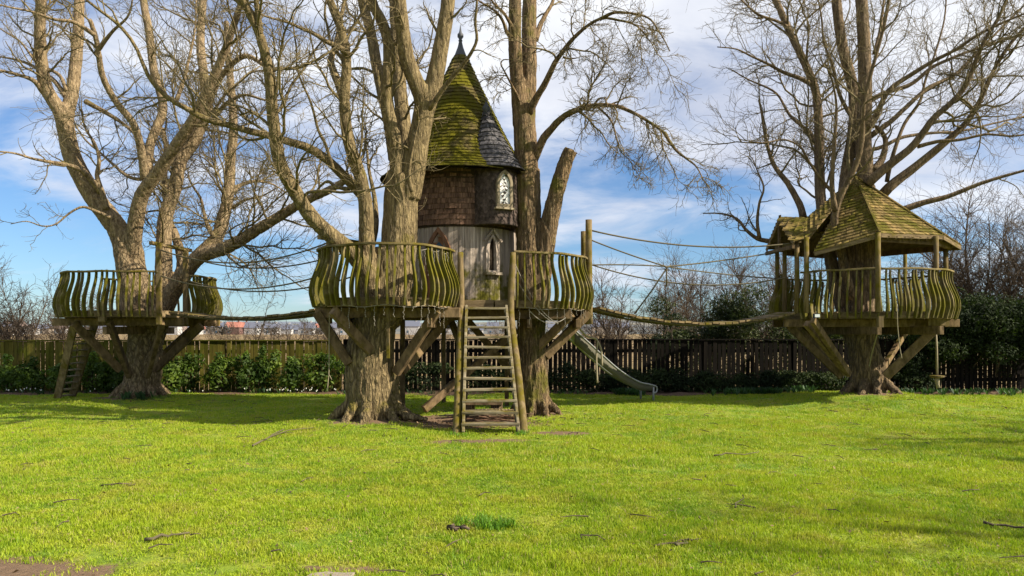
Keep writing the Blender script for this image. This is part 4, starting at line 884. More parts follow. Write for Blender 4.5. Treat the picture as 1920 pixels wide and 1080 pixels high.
while q < S[-1] - .02:
    z = np.interp(q, S, prof_z); r = np.interp(q, S, prof_r); z2 = np.interp(q + .06, S, prof_z); r2 = np.interp(q + .06, S, prof_r)
    sl = Vector((r2 - r, z2 - z)).normalized(); a = random.uniform(0, 8)
    while a < 367:
        wdt = random.uniform(.10, .17); da = math.degrees(wdt / r); am = a + da / 2; a += da
        n_ = Vector((math.sin(R_(am)), -math.cos(R_(am)), 0)); tg = Vector((math.cos(R_(am)), math.sin(R_(am)), 0)); upv = n_ * sl.x + Vector((0, 0, sl.y)); out = n_ * sl.y - Vector((0, 0, sl.x)); upv = upv - out * .08
        if z < 5.85 and math.hypot(tp(am, r, z)[0] - (OCX[0] + (APX[0] - OCX[0]) * max(0, (z - 4.7) / 1.2)), tp(am, r, z)[1] - (OCX[1] + (APX[1] - OCX[1]) * max(0, (z - 4.7) / 1.2))) < np.interp(z, [4.7, 5.05, 5.6, 5.88], [.55, .38, .14, .0]): continue
        rp.append((frame_mat(Vector(tp(am, r, z)) + out * random.uniform(.0, .006), tg, upv, ((wdt - .005) / .13, random.uniform(.8, 1.3), 1)), math.cos(R_(am - 2)) * (1.25 - .1 * z) + random.uniform(-.02, .02)))
    q += .088
lay(rp, wedge('roof_shingle', .13, .12, .004, .015), 'roof_shingle', 'roof_shingles', M['roofshingle'], roof, None)
MB().lathe([(.188, 7.10), (.175, 7.14), (.12, 7.28), (.06, 7.44), (.032, 7.56), (.045, 7.58), (.028, 7.61), (.062, 7.66), (.062, 7.71), (.03, 7.75), (.02, 7.80), (.003, 7.92)], TC, 20).build('roof_cap', M['lead'], tw, True)
# bay (oriel) with its own slate roof
OA = 40.0; OC = np.array(tp(OA, 1.10, 0)[:2]); OR = .45
bay = MB().lathe([(.05, 3.70), (OR - .06, 3.68), (OR + .015, 3.62), (OR + .02, 3.65), (OR - .005, 3.76), (OR - .01, 4.76)], OC, 32).build('bay', M['bay'], tw, True)
mb = MB(); r_ = random.Random(4)
for j in range(17):
    z = 3.70 + j * .064; n = 40
    for i in range(n):
        am = (i + .5 * (j % 2)) * 360 / n + r_.uniform(-1, 1); nrm = Vector((math.sin(R_(am)), -math.cos(R_(am)), 0)); tg = Vector((math.cos(R_(am)), math.sin(R_(am)), 0)); p = Vector((OC[0], OC[1], z)) + nrm * (OR - .002)
        lift = .014 + r_.uniform(-.003, .006); w = .036
        v = [p + nrm * lift + Vector((0, 0, -.018)), p + tg * w + nrm * lift * .7 + Vector((0, 0, .02)), p + tg * w * .8 + Vector((0, 0, .085)), p - tg * w * .8 + Vector((0, 0, .085)), p - tg * w + nrm * lift * .7 + Vector((0, 0, .02))]
        mb.add(v, [(0, 1, 2, 3, 4)])
o = mb.build('scale_tiles', M['bay'], bay); o['kind'] = 'stuff'
BW = 27.0
def bp(ang, r, z): return (OC[0] + r * math.sin(R_(ang)), OC[1] - r * math.cos(R_(ang)), z)
Mx = at_wall(bp(BW, OR + .012, 3.94), BW); L0 = lancet(.165, .72, .44); L1 = [(x * .66, .07 + z * .82) for x, z in L0]
bw = ring(MB(), L0, L1, Mx, .07).build('bay_window', M['frame'], tw)
MB().prism(L1, at_wall(bp(BW, OR + .002, 3.94), BW), .012).build('window_pane', M['glass'], bw)
mb = MB(); g0 = lambda x, z: Mx @ Vector((x, -.012, z))
for sgn in (-1, 1):
    for k in range(4): mb.tube([g0(sgn * -.1, .09 + k * .15), g0(0, .16 + k * .15), g0(sgn * .1, .24 + k * .15)], .003, 4)
mb.build('leading', M['lead'], bw)
MB().box(bp(BW, OR + .03, 3.925), (.40, .09, .035), Matrix.Rotation(R_(BW), 3, 'Z')).build('sill', M['frame'], bw)
AP = np.array((-0.505, 14.62, 5.90)); bz = [4.70, 4.77, 4.88, 5.05, 5.3, 5.6, 5.88]; br = [.62, .56, .50, .42, .31, .17, .03]
def bc(z): q_ = (z - 4.70) / (5.93 - 4.70); return OC + (AP[:2] - OC) * max(0, q_)
mb = MB(); n = 28; V = []
for z, r in zip(bz, br):
    c = bc(z); V += [(c[0] + (r - .012) * math.sin(2 * math.pi * i / n), c[1] - (r - .012) * math.cos(2 * math.pi * i / n), z) for i in range(n)]
Fc = [(j * n + i, j * n + (i + 1) % n, (j + 1) * n + (i + 1) % n, (j + 1) * n + i) for j in range(len(bz) - 1) for i in range(n)] + [tuple(range(n))[::-1]]
brf = mb.add(V, Fc).build('bay_roof', M['dark'], tw); S = np.concatenate(((0,), np.cumsum(np.hypot(np.diff(br), np.diff(bz))))); q = 0; sp = []
while q < S[-1] - .05:
    z = np.interp(q, S, bz); r = np.interp(q, S, br); z2 = np.interp(q + .08, S, bz); r2 = np.interp(q + .08, S, br); c = bc(z); c2 = bc(z2); a = random.uniform(0, 15)
    while a < 370:
        wdt = random.uniform(.09, .16); da = math.degrees(wdt / r); am = a + da / 2; a += da
        n_ = Vector((math.sin(R_(am)), -math.cos(R_(am)), 0)); tg = Vector((math.cos(R_(am)), math.sin(R_(am)), 0))
        p = Vector((*c, z)) + n_ * r; p2 = Vector((*c2, z2)) + n_ * r2; upv = (p2 - p).normalized(); out = -upv.cross(tg).normalized()
        if out.dot(n_) < 0: out = -out
        sp.append((frame_mat(p, tg, upv - out * .09, ((wdt - .004) / .13, random.uniform(.7, 1.2), 1)), math.cos(R_(am))))
    q += .105
lay(sp, wedge('slate', .13, .15, .003, .012), 'slate', 'slates', M['slate'], brf, None)
mb = MB(); mb.lathe([(.05, 5.84), (.04, 5.90), (.075, 5.95), (.075, 6.0), (.03, 6.05), (.012, 6.12), (.003, 6.2)], AP[:2], 14); mb.build('bay_finial', M['lead'], tw, True)

# ------------------------------------------------------------------ gazebo: posts and shingled roof
gz = tag(empty('gazebo', (GC[0], GC[1], 0)), 'open timber shelter with a mossy eight sided shingle roof and a little side gable', 'gazebo')
for (px, dd, top, r) in ((1457, 17.25, 3.6, .05), (1471, 16.85, 3.58, .05), (1494, 16.3, 3.6, .055), (1512, 15.95, 3.62, .055), (1646, 15.22, 3.62, .055), (1755, 15.75, 3.62, .055), (1773, 16.9, 3.6, .055), (1697, 18.9, 3.6, .05), (1560, 18.7, 3.6, .05)):
    x = (px - 960) / F * dd; MB().tube([(x, dd, ZG - .02), (x + .004, dd, 2.8), (x, dd, top)], [r, r * .96, r * .93], 10).build('post', M['post'], gz, True)
AX = np.array((7.86, 17.1, 5.14))
ev = [(0, 2.18, 3.56), (-54, 1.85, 3.62), (-108, 2.10, 3.61), (-146, 1.95, 3.32)]
E = [W(1801, 461, 16.9), W(1768, 441, 15.9), W(1650, 437, 15.25), W(1527, 472, 15.9)]
back = [np.array((GC[0] + r * math.cos(R_(a)), GC[1] + r * math.sin(R_(a)), 3.58)) for a, r in ((48, 1.95), (95, 1.95), (140, 1.9))]
G1 = W(1511, 446, 16.2); GV = W(1512, 409, 16.85); GA = W(1461, 408, 16.85); GB = W(1488, 452, 16.1); GD = W(1437, 466, 17.55)
GD2 = np.array((7.0, 17.75, 3.58))
roofg = empty('roof'); roofg.parent = gz; roofg.location = (0, 0, 0)
gp = []
def roof_face(A, B, T, mat_score, rows=.105):
    """triangle with eave A->B and top T: boarding underneath, shingle courses above"""
    A, B, T = (Vector(q) for q in (A, B, T)); e = (B - A); n_ = e.cross(T - A).normalized()
    if n_.z < 0: n_ = -n_
    mb = MB(); th = n_ * .035; v = [A, B, T]; mb.add([q - th for q in v] + [q - n_ * .004 for q in v], [(0, 1, 2), (5, 4, 3), (0, 3, 4, 1), (1, 4, 5, 2), (2, 5, 3, 0)]); mb.build('roof_boarding', M['deck'], roofg)
    x = e.normalized(); y = n_.cross(x)
    if y.z < 0: y = -y
    Hh = (T - A).dot(y); tx = (T - A).dot(x); Lb = e.length; q = 0.0; step = rows
    while q < Hh - .03:
        l = tx * q / Hh; r = Lb + (tx - Lb) * q / Hh; s = l - random.uniform(0, .08)
        while s < r - .02:
            w = random.uniform(.09, .17); a0 = max(s, l); a1 = min(s + w, r); s += w
            if a1 - a0 < .03: continue
            p = A + x * ((a0 + a1) / 2) + y * (q - .012) + n_ * random.uniform(0, .005)
            out = n_; zz = (y - out * .09); xx = x if zz.cross(x).dot(out) < 0 else -x
            gp.append((frame_mat(p, xx, zz, ((a1 - a0 - .005) / .13, random.uniform(.8, 1.4), 1)), mat_score + random.uniform(-.2, .2)))
        q += step
    return n_
roof_face(E[1], E[2], AX, 3); roof_face(E[2], E[3], AX, 2.6); roof_face(E[0], E[1], AX, 2.2)
roof_face(G1, GV, AX, 2.4); roof_face(GV, GB, GA, 2.5); roof_face(G1, GB, GV, 2.5)
roof_face(back[0], E[0], AX, 0); roof_face(back[1], back[0], AX, 0); roof_face(back[2], back[1], AX, 0); roof_face(GD2, back[2], AX, 0)
roof_face(GD, GV + np.array((0.6, 0.5, -.3)), GA, 0); roof_face(GD2, GV, AX, 0); roof_face(GD, GD2, GV, 0)
lay(gp, wedge('roof_shingle', .13, .14, .004, .016), 'roof_shingle', 'roof_shingles', M['gazeboshingle'], roofg, None)
for (a, b) in ((E[0], AX), (E[1], AX), (E[2], AX)):
    a = Vector(a); b = Vector(b); bevelled(MB().beam(a + Vector((0, 0, .03)), b + Vector((0, 0, .035)), .05, .024).build('hip_board', M['gazeboshingle'], roofg), .005)
for (a, b) in ((E[0], E[1]), (E[1], E[2]), (E[2], E[3]), (G1, AX + (np.array(G1) - AX) * .12), (E[3], AX + (E[3] - AX) * .15), (GA, GB), (GA, GD), (back[0], E[0])):
    a = Vector(a) - Vector((0, 0, .05)); b = Vector(b) - Vector((0, 0, .05)); bevelled(MB().beam(a, b, .03, .085).build('fascia_board', M['rim'], roofg), .004)
for k in range(9):
    q = k / 8; a = E[2] + (E[1] - E[2]) * q; p1 = Vector(a) - Vector((0, 0, .09)); p2 = Vector(a + (AX - a) * .55) - Vector((0, 0, .09)); MB().beam(p1, p2, .045, .08).build('rafter', M['beam'], roofg)
for (a, b) in ((E[1], E[2]), (E[0], E[1]), (back[0], back[1]), (back[0], E[0]), (back[1], back[2])):
    a2 = GC + (a[:2] - GC) * .9; b2 = GC + (b[:2] - GC) * .9; MB().beam((*a2, 3.52), (*b2, 3.52), .07, .12).build('eave_beam', M['beam'], roofg)
MB().beam(GB - np.array((0, 0, .12)), GD - np.array((0, 0, .12)), .06, .08).build('tie_beam', M['beam'], roofg)
MB().beam(W(1470, 462, 16.9), W(1500, 452, 16.2), .06, .06).build('tie_beam', M['post'], roofg)
MB().beam(W(1461, 416, 16.9), W(1461, 470, 16.9), .05, .05, (0, 1, 0)).build('king_post', M['beam'], roofg)
fl = tag(empty('floodlight', W(1531, 592, 15.35)), 'small black floodlight fixed to the rim of the deck under the shingled roof', 'light')
p = np.array(fl.location); MB().box(p, (.13, .07, .09)).build('housing', M['black'], fl); MB().box(p + np.array((0, -.039, 0)), (.10, .008, .06)).build('lens', M['lamp_glass'], fl)

# ------------------------------------------------------------------ rope bridges
def sag(a, b, s, n=24):
    a = np.array(a, float); b = np.array(b, float); t = np.linspace(0, 1, n)[:, None]; P = a + (b - a) * t; P[:, 2] -= s * 4 * (t * (1 - t))[:, 0]; return P
def rope(mb, P, r=.02): return mb.tube([tuple(q) for q in P], r, 6)
def bridge(label, a, b, s, width, ropes, extra=()):
    root = tag(empty('rope_bridge', ((a[0] + b[0]) / 2, (a[1] + b[1]) / 2, 0)), label, 'bridge', 'rope bridges between the platforms')
    P = sag(a, b, s, 60); L = np.linalg.norm(np.diff(P, axis=0), axis=1).sum(); Q = resample(P, n=int(L / .155)); d = (np.array(b) - np.array(a))[:2]; d /= np.linalg.norm(d); nrm = np.array((-d[1], d[0]))
    for i in range(len(Q) - 1):
        c = (Q[i] + Q[i + 1]) / 2; e = (Q[i + 1] - Q[i]); pit = math.atan2(e[2], np.linalg.norm(e[:2]))
        Mx = (Matrix.Rotation(math.atan2(d[1], d[0]), 3, 'Z') @ Matrix.Rotation(-pit, 3, 'Y') @ Matrix.Rotation(random.uniform(-.05, .05), 3, 'X'))
        MB().box(c, (.135, width * random.uniform(.96, 1.04), .04), Mx).build('plank', M['rim'] if i % 3 else M['post'], root)
    for s_ in (-1, 1):
        mb = MB(); rope(mb, P + np.array((*(nrm * s_ * width * .38), -.04)), .02); mb.build('bearer_rope', M['rope'], root, True)
    for (q0, q1, sg, r) in ropes:
        mb = MB(); rope(mb, sag(q0, q1, sg), r); mb.build('rope', M['rope'], root, True)
    for PP in extra:
        mb = MB(); rope(mb, np.array(PP), .016); mb.build('rope', M['rope'], root, True)
    return root
bridge('mossy plank rope bridge from the tower deck to the roofed platform', (1.66, 15.2, 2.08), (6.12, 16.6, 2.02), .27, .62,
    [(W(1108, 432, 14.83), W(1494, 455, 16.3), .20, .016), (W(1108, 450, 14.83), W(1250, 500, 15.2), .02, .014), (W(1250, 500, 15.2), W(1470, 470, 16.85), .03, .014), (W(1108, 497, 14.83), W(1250, 500, 15.2), -.02, .013), (W(1108, 496, 15.6), W(1484, 518, 16.3), .30, .014), (W(1250, 500, 15.2), W(1456, 522, 17.2), .03, .013)],
    [[W(1252, 500, 15.2), W(1222, 545, 15.3), W(1190, 588, 15.4)], [W(1250, 500, 15.2), W(1250, 520, 15.2), W(1250, 538, 15.2)], [W(1243, 497, 15.2), W(1250, 502, 15.17), W(1257, 498, 15.2)]])
bridge('mossy plank rope bridge from the ladder platform to the tower deck', (-7.35, 16.55, 2.03), (-3.36, 14.45, 2.06), .16, .62,
    [((-7.43, 17.0, 3.32), (-3.12, 15.1, 3.3), .34, .015), ((-7.62, 16.12, 3.38), (-3.43, 14.0, 3.28), .34, .015), ((-7.43, 17.0, 2.78), (-3.12, 15.1, 2.75), .30, .015), ((-7.62, 16.12, 2.82), (-3.43, 14.0, 2.7), .30, .015)])

# ------------------------------------------------------------------ slide, ladder, swing, ropes
sl = tag(empty('slide', (2.2, 16.8, 0)), 'steel playground slide running down from the tower deck toward the dark fence', 'slide')
path = catmull([W(1066, 622, 15.95), W(1092, 645, 16.2), W(1114, 665, 16.45), W(1151, 697, 16.8), W(1184, 717, 17.1), W(1204, 722, 17.3), W(1216, 725, 17.4)], 8)
dv = (path[-1] - path[0])[:2]; dv /= np.linalg.norm(dv); nr = np.array((-dv[1], dv[0], 0)); w2 = .20; fall = np.linspace(1, 0, len(path)) ** .6
def strip(offs, name, mat):
    mb = MB(); V = []; m = len(path); k = len(offs)
    for i, p in enumerate(path):
        for (s_, h, g_) in offs: V.append(p + nr * s_ + np.array((0, 0, h + g_ * fall[i])))
    mb.add(V, [(i * k + j, i * k + j + 1, (i + 1) * k + j + 1, (i + 1) * k + j) for i in range(m - 1) for j in range(k - 1)]); o = mb.build(name, mat, sl, True); sd = o.modifiers.new('thick', 'SOLIDIFY'); sd.thickness = .01; return o
strip([(-w2 + .012, .0, 0), (-w2 * .7, -.02, 0), (0, -.03, 0), (w2 * .7, -.02, 0), (w2 - .012, .0, 0)], 'chute', M['steel'])
strip([(-w2 - .01, .02, 0), (-w2, -.05, -.20)], 'side_panel', M['steel_paint']); strip([(w2 + .01, .05, .12), (w2, -.05, 0)], 'side_panel', M['steel'])
for s_, hz, g_ in ((-1, .03, 0), (1, .06, .12)):
    mb = MB(); P = [p + nr * s_ * (w2 + .012) + np.array((0, 0, hz + g_ * fall[i])) for i, p in enumerate(path)]; e = np.array((*dv, 0))
    P += [P[-1] + e * .05 + np.array((0, 0, -.03)), P[-1] + e * .06 + np.array((0, 0, -.10)), P[-1] + e * .03 + np.array((0, 0, -.15)), P[-1] + e * -.08 + np.array((0, 0, -.16))]
    mb.tube([tuple(q) for q in P], .018, 8); mb.build('rim_tube', M['steel'], sl, True)
for s_, px in ((-1, 1207), (1, 1186)):
    q = path[-3] + nr * s_ * w2; MB().tube([(q[0], q[1], -.05), tuple(q)], .025, 8).build('leg', M['steel'], sl, True)
ld = tag(empty('ladder', (-10.9, 17.9, 0)), 'steep mossy wooden ladder leaning up to the round deck beside the ochre fence', 'ladder')
A0, A1 = W(107, 748, 17.7), W(141, 600, 17.0); B0, B1 = W(135, 744, 18.1), W(180, 600, 17.7)
for (p, q) in ((A0, A1), (B0, B1)): bevelled(MB().beam(p, q, .06, .16, (1, 0, 0)).build('stringer', M['post'], ld), .006)
for k in range(12):
    t_ = (k + .4) / 12; p = A0 + (A1 - A0) * t_; q = B0 + (B1 - B0) * t_; MB().beam(p, q, .13, .03).build('rung', M['step'], ld)
sw = tag(empty('rope_swing', (9.65, 17.0, 0)), 'pale rope with a wooden swing seat hanging below the roofed platform edge', 'swing')
p = W(1754, 612, 17.0); q = W(1757, 705, 17.0); mb = MB(); rope(mb, [p, (p + q) / 2 + np.array((.01, 0, 0)), q], .024); mb.build('rope', M['rope_pale'], sw, True)
MB().lathe([(.02, q[2] - .05), (.10, q[2] - .045), (.155, q[2] - .02), (.155, q[2] + .012), (.03, q[2] + .02)], q[:2], 16).build('seat', M['post'], sw)
MB().tube([tuple(q + np.array((0, 0, -.03))), tuple(q + np.array((0, 0, -.10))), tuple(q + np.array((.01, 0, -.19))), tuple(q + np.array((.03, 0, -.27)))], [.05, .055, .04, .045], 8).build('knot', M['rope_pale'], sw, True)
hr = tag(empty('hanging_rope', (1.75, 15.5, 0)), 'grey knotted rope hanging beside the slide below the tower deck', 'rope')
mb = MB(); rope(mb, catmull([W(1083, 612, 15.2), W(1100, 630, 15.4), (W(1118, 636, 15.5)), W(1120, 646, 15.5), W(1118, 670, 15.5), W(1120, 718, 15.5)], 6), .022); rope(mb, catmull([W(1121, 640, 15.5), W(1127, 655, 15.5), W(1129, 686, 15.5)], 5), .022); mb.build('rope_strand', M['rope_pale'], hr, True)
hr2 = tag(empty('hanging_rope', (8.1, 15.0, 0)), 'thin pale cord hanging from the middle of the roofed platform in front of the trunk', 'rope')
mb = MB(); rope(mb, catmull([W(1648, 612, 15.1), W(1641, 640, 15.6), W(1634, 665, 16.2), W(1630, 688, 16.5)], 6), .012); mb.build('rope_strand', M['rope_pale'], hr2, True)
hr3 = tag(empty('hanging_rope', (8.6, 15.1, 0)), 'short frayed string dangling from the roofed platform rail near its large brace', 'rope')
mb = MB(); rope(mb, catmull([W(1682, 570, 14.95), W(1683, 610, 14.95), W(1687, 650, 14.97), W(1691, 672, 14.97)], 6), .008); mb.build('rope_strand', M['rope_pale'], hr3, True)
hr4 = tag(empty('hanging_rope', (-3.3, 12.9, 0)), 'thin string hanging from the left corner of the tower deck in front of the fence', 'rope')
mb = MB(); rope(mb, catmull([W(618, 585, 12.7), W(617, 640, 12.7), W(617, 690, 12.7), W(614, 730, 12.7)], 6), .008); rope(mb, [W(616, 700, 12.7), W(622, 712, 12.7)], .007); mb.build('rope_strand', M['rope_pale'], hr4, True)

# ------------------------------------------------------------------ icicle light strings
def icicles(name, label, pts, zs, seed, n, lmax):
    r = random.Random(seed); root = tag(empty(name, (pts[0][0], pts[0][1], 0)), label, 'string lights', 'icicle light strings on the tower deck'); P = resample(np.array(pts, float), n=n); mb = MB(); mb2 = MB()
    mb.tube([(q[0], q[1], zs + .02 * math.sin(i * 1.3)) for i, q in enumerate(P)], .005, 4)
    for q in P:
        L = r.uniform(.05, lmax); z = zs; k = 0; x, y = q; Q = [(x, y, z)]
        while z > zs - L: z -= .035; Q.append((x + r.uniform(-.012, .012), y + r.uniform(-.012, .012), z))
        mb.tube(Q, .003, 3)
        for b_ in Q[1:]: mb2.box(b_, (.010, .010, .014))
    o = mb.build('wire', M['wire'], root); o['kind'] = 'stuff'; o = mb2.build('bulbs', M['wire'], root); o['kind'] = 'stuff'
i0, i1 = near_i(rimC, (-1.06, 13.4)), near_i(rimC, (-2.9, 12.47)); seg = rimC[i0:i1:3] * 1.0
icicles('string_lights', 'pale icicle light string dangling under the deck left of the stairs', [tuple(q + np.array((0, -.045))) for q in seg], ZC - .15, 3, 17, .35)
i0, i1 = near_i(rimC, (1.47, 14.9)), near_i(rimC, (0.1, 13.5)); seg = rimC[i0:i1:3]
icicles('string_lights', 'pale icicle light string dangling under the deck right of the stairs', [tuple(q + np.array((0, -.05))) for q in seg], ZC - .15, 4, 12, .33)
i0, i1 = near_i(rimC, (-1.0, 13.2)), near_i(rimC, (-1.7, 12.24))
icicles('string_lights', 'pale light string tangled in the rail beside the stairs', [tuple(q) for q in rimC[i0:i1:3]], ZC + .80, 5, 16, .7)
r = random.Random(6); mb = MB(); root = tag(empty('string_lights', (.1, 13.4, 0)), 'pale light string looping from the stair pole under the right deck', 'string lights', 'icicle light strings on the tower deck')
for (a, b, s) in (((.02, 13.38, 2.9), (.85, 13.72, 1.75), .2), ((.3, 13.5, 2.0), (1.1, 14.0, 1.95), .22), ((.05, 13.4, 2.6), (.7, 13.65, 1.8), .1)): rope(mb, sag(a, b, s), .007)
mb.build('wire', M['wire'], root)
# ------------------------------------------------------------------ fences
def fence(label, x0, x1, y, top, mat, gap=.024, bw=.102, seed=1, slope=0.0):
    r = random.Random(seed); root = tag(empty('fence', ((x0 + x1) / 2, y, 0)), label, 'fence', 'board fence at the end of the lawn'); x = x0 + bw / 2; me = MB().box((0, 0, .5), (bw, .022, 1)).mesh('fence_board'); me.materials.append(mat)
    while x < x1 - bw / 2:
        h = top - .02 + r.uniform(-.012, .012) + 0.01 * math.sin(x * .6)
        place('fence_board', me, None, root, (x, y + r.uniform(-.004, .004), .02), (r.uniform(-.01, .01), r.uniform(-.012, .012), r.uniform(-.05, .05)), (r.uniform(.9, 1.03), 1, h))
        x += bw + gap + r.uniform(-.006, .006)
    for z in (.32, top - .28): MB().box(((x0 + x1) / 2, y + .035, z), (x1 - x0, .04, .09)).build('fence_rail', mat, root)
    bevelled(MB().box(((x0 + x1) / 2, y - .0, top + .018), (x1 - x0, .085, .035)).build('cap_rail', mat, root), .005)
    n = int((x1 - x0) / 2.4)
    for k in range(n + 1): MB().box((x0 + .06 + k * (x1 - x0 - .12) / n, y + .11, top / 2), (.1, .1, top + .02)).build('fence_post', mat, root)
    return root
fence('ochre green close board fence behind the lawn, left of the tower', -16.5, -4.55, 19.85, 1.35, M['fence_ochre'], .013, .108, 1)
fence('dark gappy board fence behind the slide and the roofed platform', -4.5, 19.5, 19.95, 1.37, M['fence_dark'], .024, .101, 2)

# ------------------------------------------------------------------ leafy shrubs
def leaf_cloud(r, c, rad, n, size, up=0.0, shell=.55, tri=False, squash=1.0):
    d = r.normal(size=(n, 3)); d /= np.linalg.norm(d, axis=1, keepdims=True); q = shell + (1 - shell) * r.uniform(0, 1, n) ** .5
    lump = 1 + .22 * np.sin(d[:, 0] * 5 + c[0] * 3) * np.sin(d[:, 2] * 6 + c[0]) + .15 * np.sin(d[:, 1] * 9 + d[:, 0] * 7)
    p = np.array(c) + d * np.array(rad) * (q * lump)[:, None]
    nrm = d + r.normal(0, .7, (n, 3)); nrm[:, 2] += up; nrm /= np.linalg.norm(nrm, axis=1, keepdims=True)
    t_ = np.cross(nrm, r.normal(size=(n, 3))); t_ /= np.linalg.norm(t_, axis=1, keepdims=True); b_ = np.cross(nrm, t_)
    s = (size * r.uniform(.6, 1.25, n))[:, None]; k = p[:, 2] > .02; p, t_, b_, s, nrm = p[k], t_[k], b_[k], s[k], nrm[k]
    V = np.stack((p - t_ * s, p - b_ * s * .42 + nrm * s * .1, p + t_ * s, p + b_ * s * .42 + nrm * s * .1), 1); m = len(p); Q = np.arange(m * 4).reshape(m, 4); return V.reshape(-1, 3), Q
def leafy(name, cat, label, group, clumps, mat, n, size, seed, stems=4, up=.3, stem_m='twig_dark', shell=.5):
    r = np.random.default_rng(seed); c0 = clumps[0][0]; root = tag(empty(name, (c0[0], c0[1], 0)), label, cat, group); Vs = []; Qs = []; o_ = 0; tot = sum(np.prod(c[1]) ** .67 for c in clumps)
    for (c, rad) in clumps:
        V, Q = leaf_cloud(r, c, rad, int(n * np.prod(rad) ** .67 / tot), size, up, shell); Vs.append(V); Qs.append(Q + o_); o_ += len(V)
    link('foliage', mesh_np('foliage', np.concatenate(Vs), np.concatenate(Qs)), M[mat], root)['kind'] = 'stuff'
    mb = MB()
    for k in range(stems):
        c, rad = clumps[k % len(clumps)]; x, y = c0[0] + r.normal(0, .08), c0[1] + r.normal(0, .05)
        mb.tube([(x, y, -.05), ((x + c[0]) / 2, (y + c[1]) / 2, c[2] * .5), (c[0] + r.normal(0, .1), c[1], c[2] + rad[2] * .5)], [.022, .017, .008], 5)
    mb.build('stem', M[stem_m], root, True); return root
r = np.random.default_rng(77)
LAU = [ # px, height, width, label
 (14, .95, .55, 'glossy laurel shrub at the left picture edge against the ochre fence'), (62, .9, .5, 'glossy laurel shrub left of the little ladder against the fence'), (118, .8, .4, 'dark laurel shrub seen through the rungs of the little ladder'),
 (178, 1.02, .5, 'glossy laurel shrub just right of the little ladder'), (215, .85, .4, 'laurel shrub tight behind the braces of the ladder platform'), (320, .82, .4, 'laurel shrub just right of the thick flared trunk'),
 (352, 1.0, .36, 'young laurel shrub with bright top between the trunk and the first fence gap'), (412, 1.02, .5, 'round laurel shrub under the sagging plank bridge'), (462, 1.0, .3, 'narrow laurel shrub with pale leaf tips'),
 (497, 1.2, .36, 'tallest bright laurel shrub reaching the top of the ochre fence'), (545, .9, .36, 'small laurel shrub with a dark foot before the shaded fence end'), (600, 1.0, .55, 'dark laurel shrub left of the thick trunk by the stairs')]
for i, (px, h, w, lab) in enumerate(LAU):
    y = 19.35 + .1 * math.sin(i * 2.3); h *= 1.05; x = (px - 960) / F * y; cl = [((x, y, h * .38), (w * .85, .28, h * .36))]
    for k in range(5): cl.append(((x + r.normal(0, w * .45), y + r.normal(0, .08), h * r.uniform(.4, .82)), (w * r.uniform(.28, .5), .2, h * r.uniform(.16, .24))))
    cl.append(((x + r.normal(0, w * .15), y, h * .88), (w * .22, .12, h * .13)))
    leafy('laurel_shrub', 'shrub', lab, 'shrubs planted along the fence', cl, 'laurel', 1500, .058, 500 + i, 5)
DRK = [(985, .62, .5, 'dark evergreen shrub between stairs and the snapped limb trunk'), (1165, .72, .6, 'dark evergreen shrub right under the middle of the slide'), (1250, .66, .6, 'low dark evergreen shrub just right of the slide foot'), (1340, .62, .6, 'low dark evergreen shrub below the low point of the bridge'), (1440, .66, .6, 'dark evergreen shrub under the bridge end at the roofed platform'), (1495, .7, .6, 'dark evergreen shrub behind the double brace of the roofed platform'), (1550, .66, .5, 'dark evergreen shrub tight left of the mound'), (1720, .72, .55, 'dark evergreen shrub right of the mound under the large brace'), (780, .8, .7, 'dark evergreen shrub seen between the props under the tower deck'), (905, .75, .7, 'dark evergreen shrub seen through the stair treads'), (1062, .85, .6, 'dark evergreen shrub behind the snapped limb tree, against the gappy fence'), (1130, .6, .6, 'dark evergreen shrub behind the steep part of the slide'),
       (1205, .62, .6, 'low dark evergreen shrub behind the foot of the slide'), (1290, .5, .7, 'low dark evergreen shrub between the slide and the mound'), (1390, .5, .7, 'low dark shrub at the gappy fence under the middle of the bridge end'), (690, .95, .8, 'dark evergreen shrub behind the thick trunk left of the stairs')]
for i, (px, h, w, lab) in enumerate(DRK):
    y = 19.5; x = (px - 960) / F * y; cl = [((x, y, h * .42), (w, .3, h * .4))] + [((x + r.normal(0, w * .6), y, h * r.uniform(.5, .85)), (w * .35, .2, h * .2)) for k in range(4)]
    leafy('evergreen_shrub', 'shrub', lab, 'dark shrubs along the gappy fence', cl, 'hedge', 1900, .045, 540 + i, 4)
CON = [ # px, depth, height, width, label
 (1268, 21.3, 2.15, .9, 'low conifer beyond the fence below the middle of the rope bridge'), (1338, 21.6, 2.75, .95, 'conifer beyond the fence with feathery top under the bridge ropes'), (1412, 21.2, 2.95, 1.0, 'tall conifer beyond the fence just left of the roofed platform'),
 (1500, 21.4, 2.3, 1.0, 'conifer beyond the fence behind the porch braces'), (1600, 21.6, 2.2, 1.1, 'conifer beyond the fence hidden behind the mound tree trunk'), (1690, 21.5, 2.2, 1.0, 'conifer beyond the fence between trunk and large brace')]
for i, (px, y, h, w, lab) in enumerate(CON):
    x = (px - 960) / F * y; cl = [((x, y, h * .4), (w, .6, h * .42))] + [((x + r.normal(0, w * .55), y + r.normal(0, .2), h * r.uniform(.45, .92)), (w * .42, .3, h * .10)) for k in range(10)]
    leafy('conifer', 'conifer', lab, 'conifers beyond the gappy fence', cl, 'conifer', 9500, .04, 560 + i, 3, 0.0)
HED = [(1752, 19.7, 2.3, .9, 'dark hedge bush behind the rope swing'), (1822, 19.5, 2.55, .95, 'dark hedge bush bulging over the fence right of the rope swing'), (1893, 19.5, 2.6, .95, 'dark hedge bush near the right picture edge'), (1968, 19.6, 2.5, 1.0, 'dark hedge bush cut off by the right picture edge')]
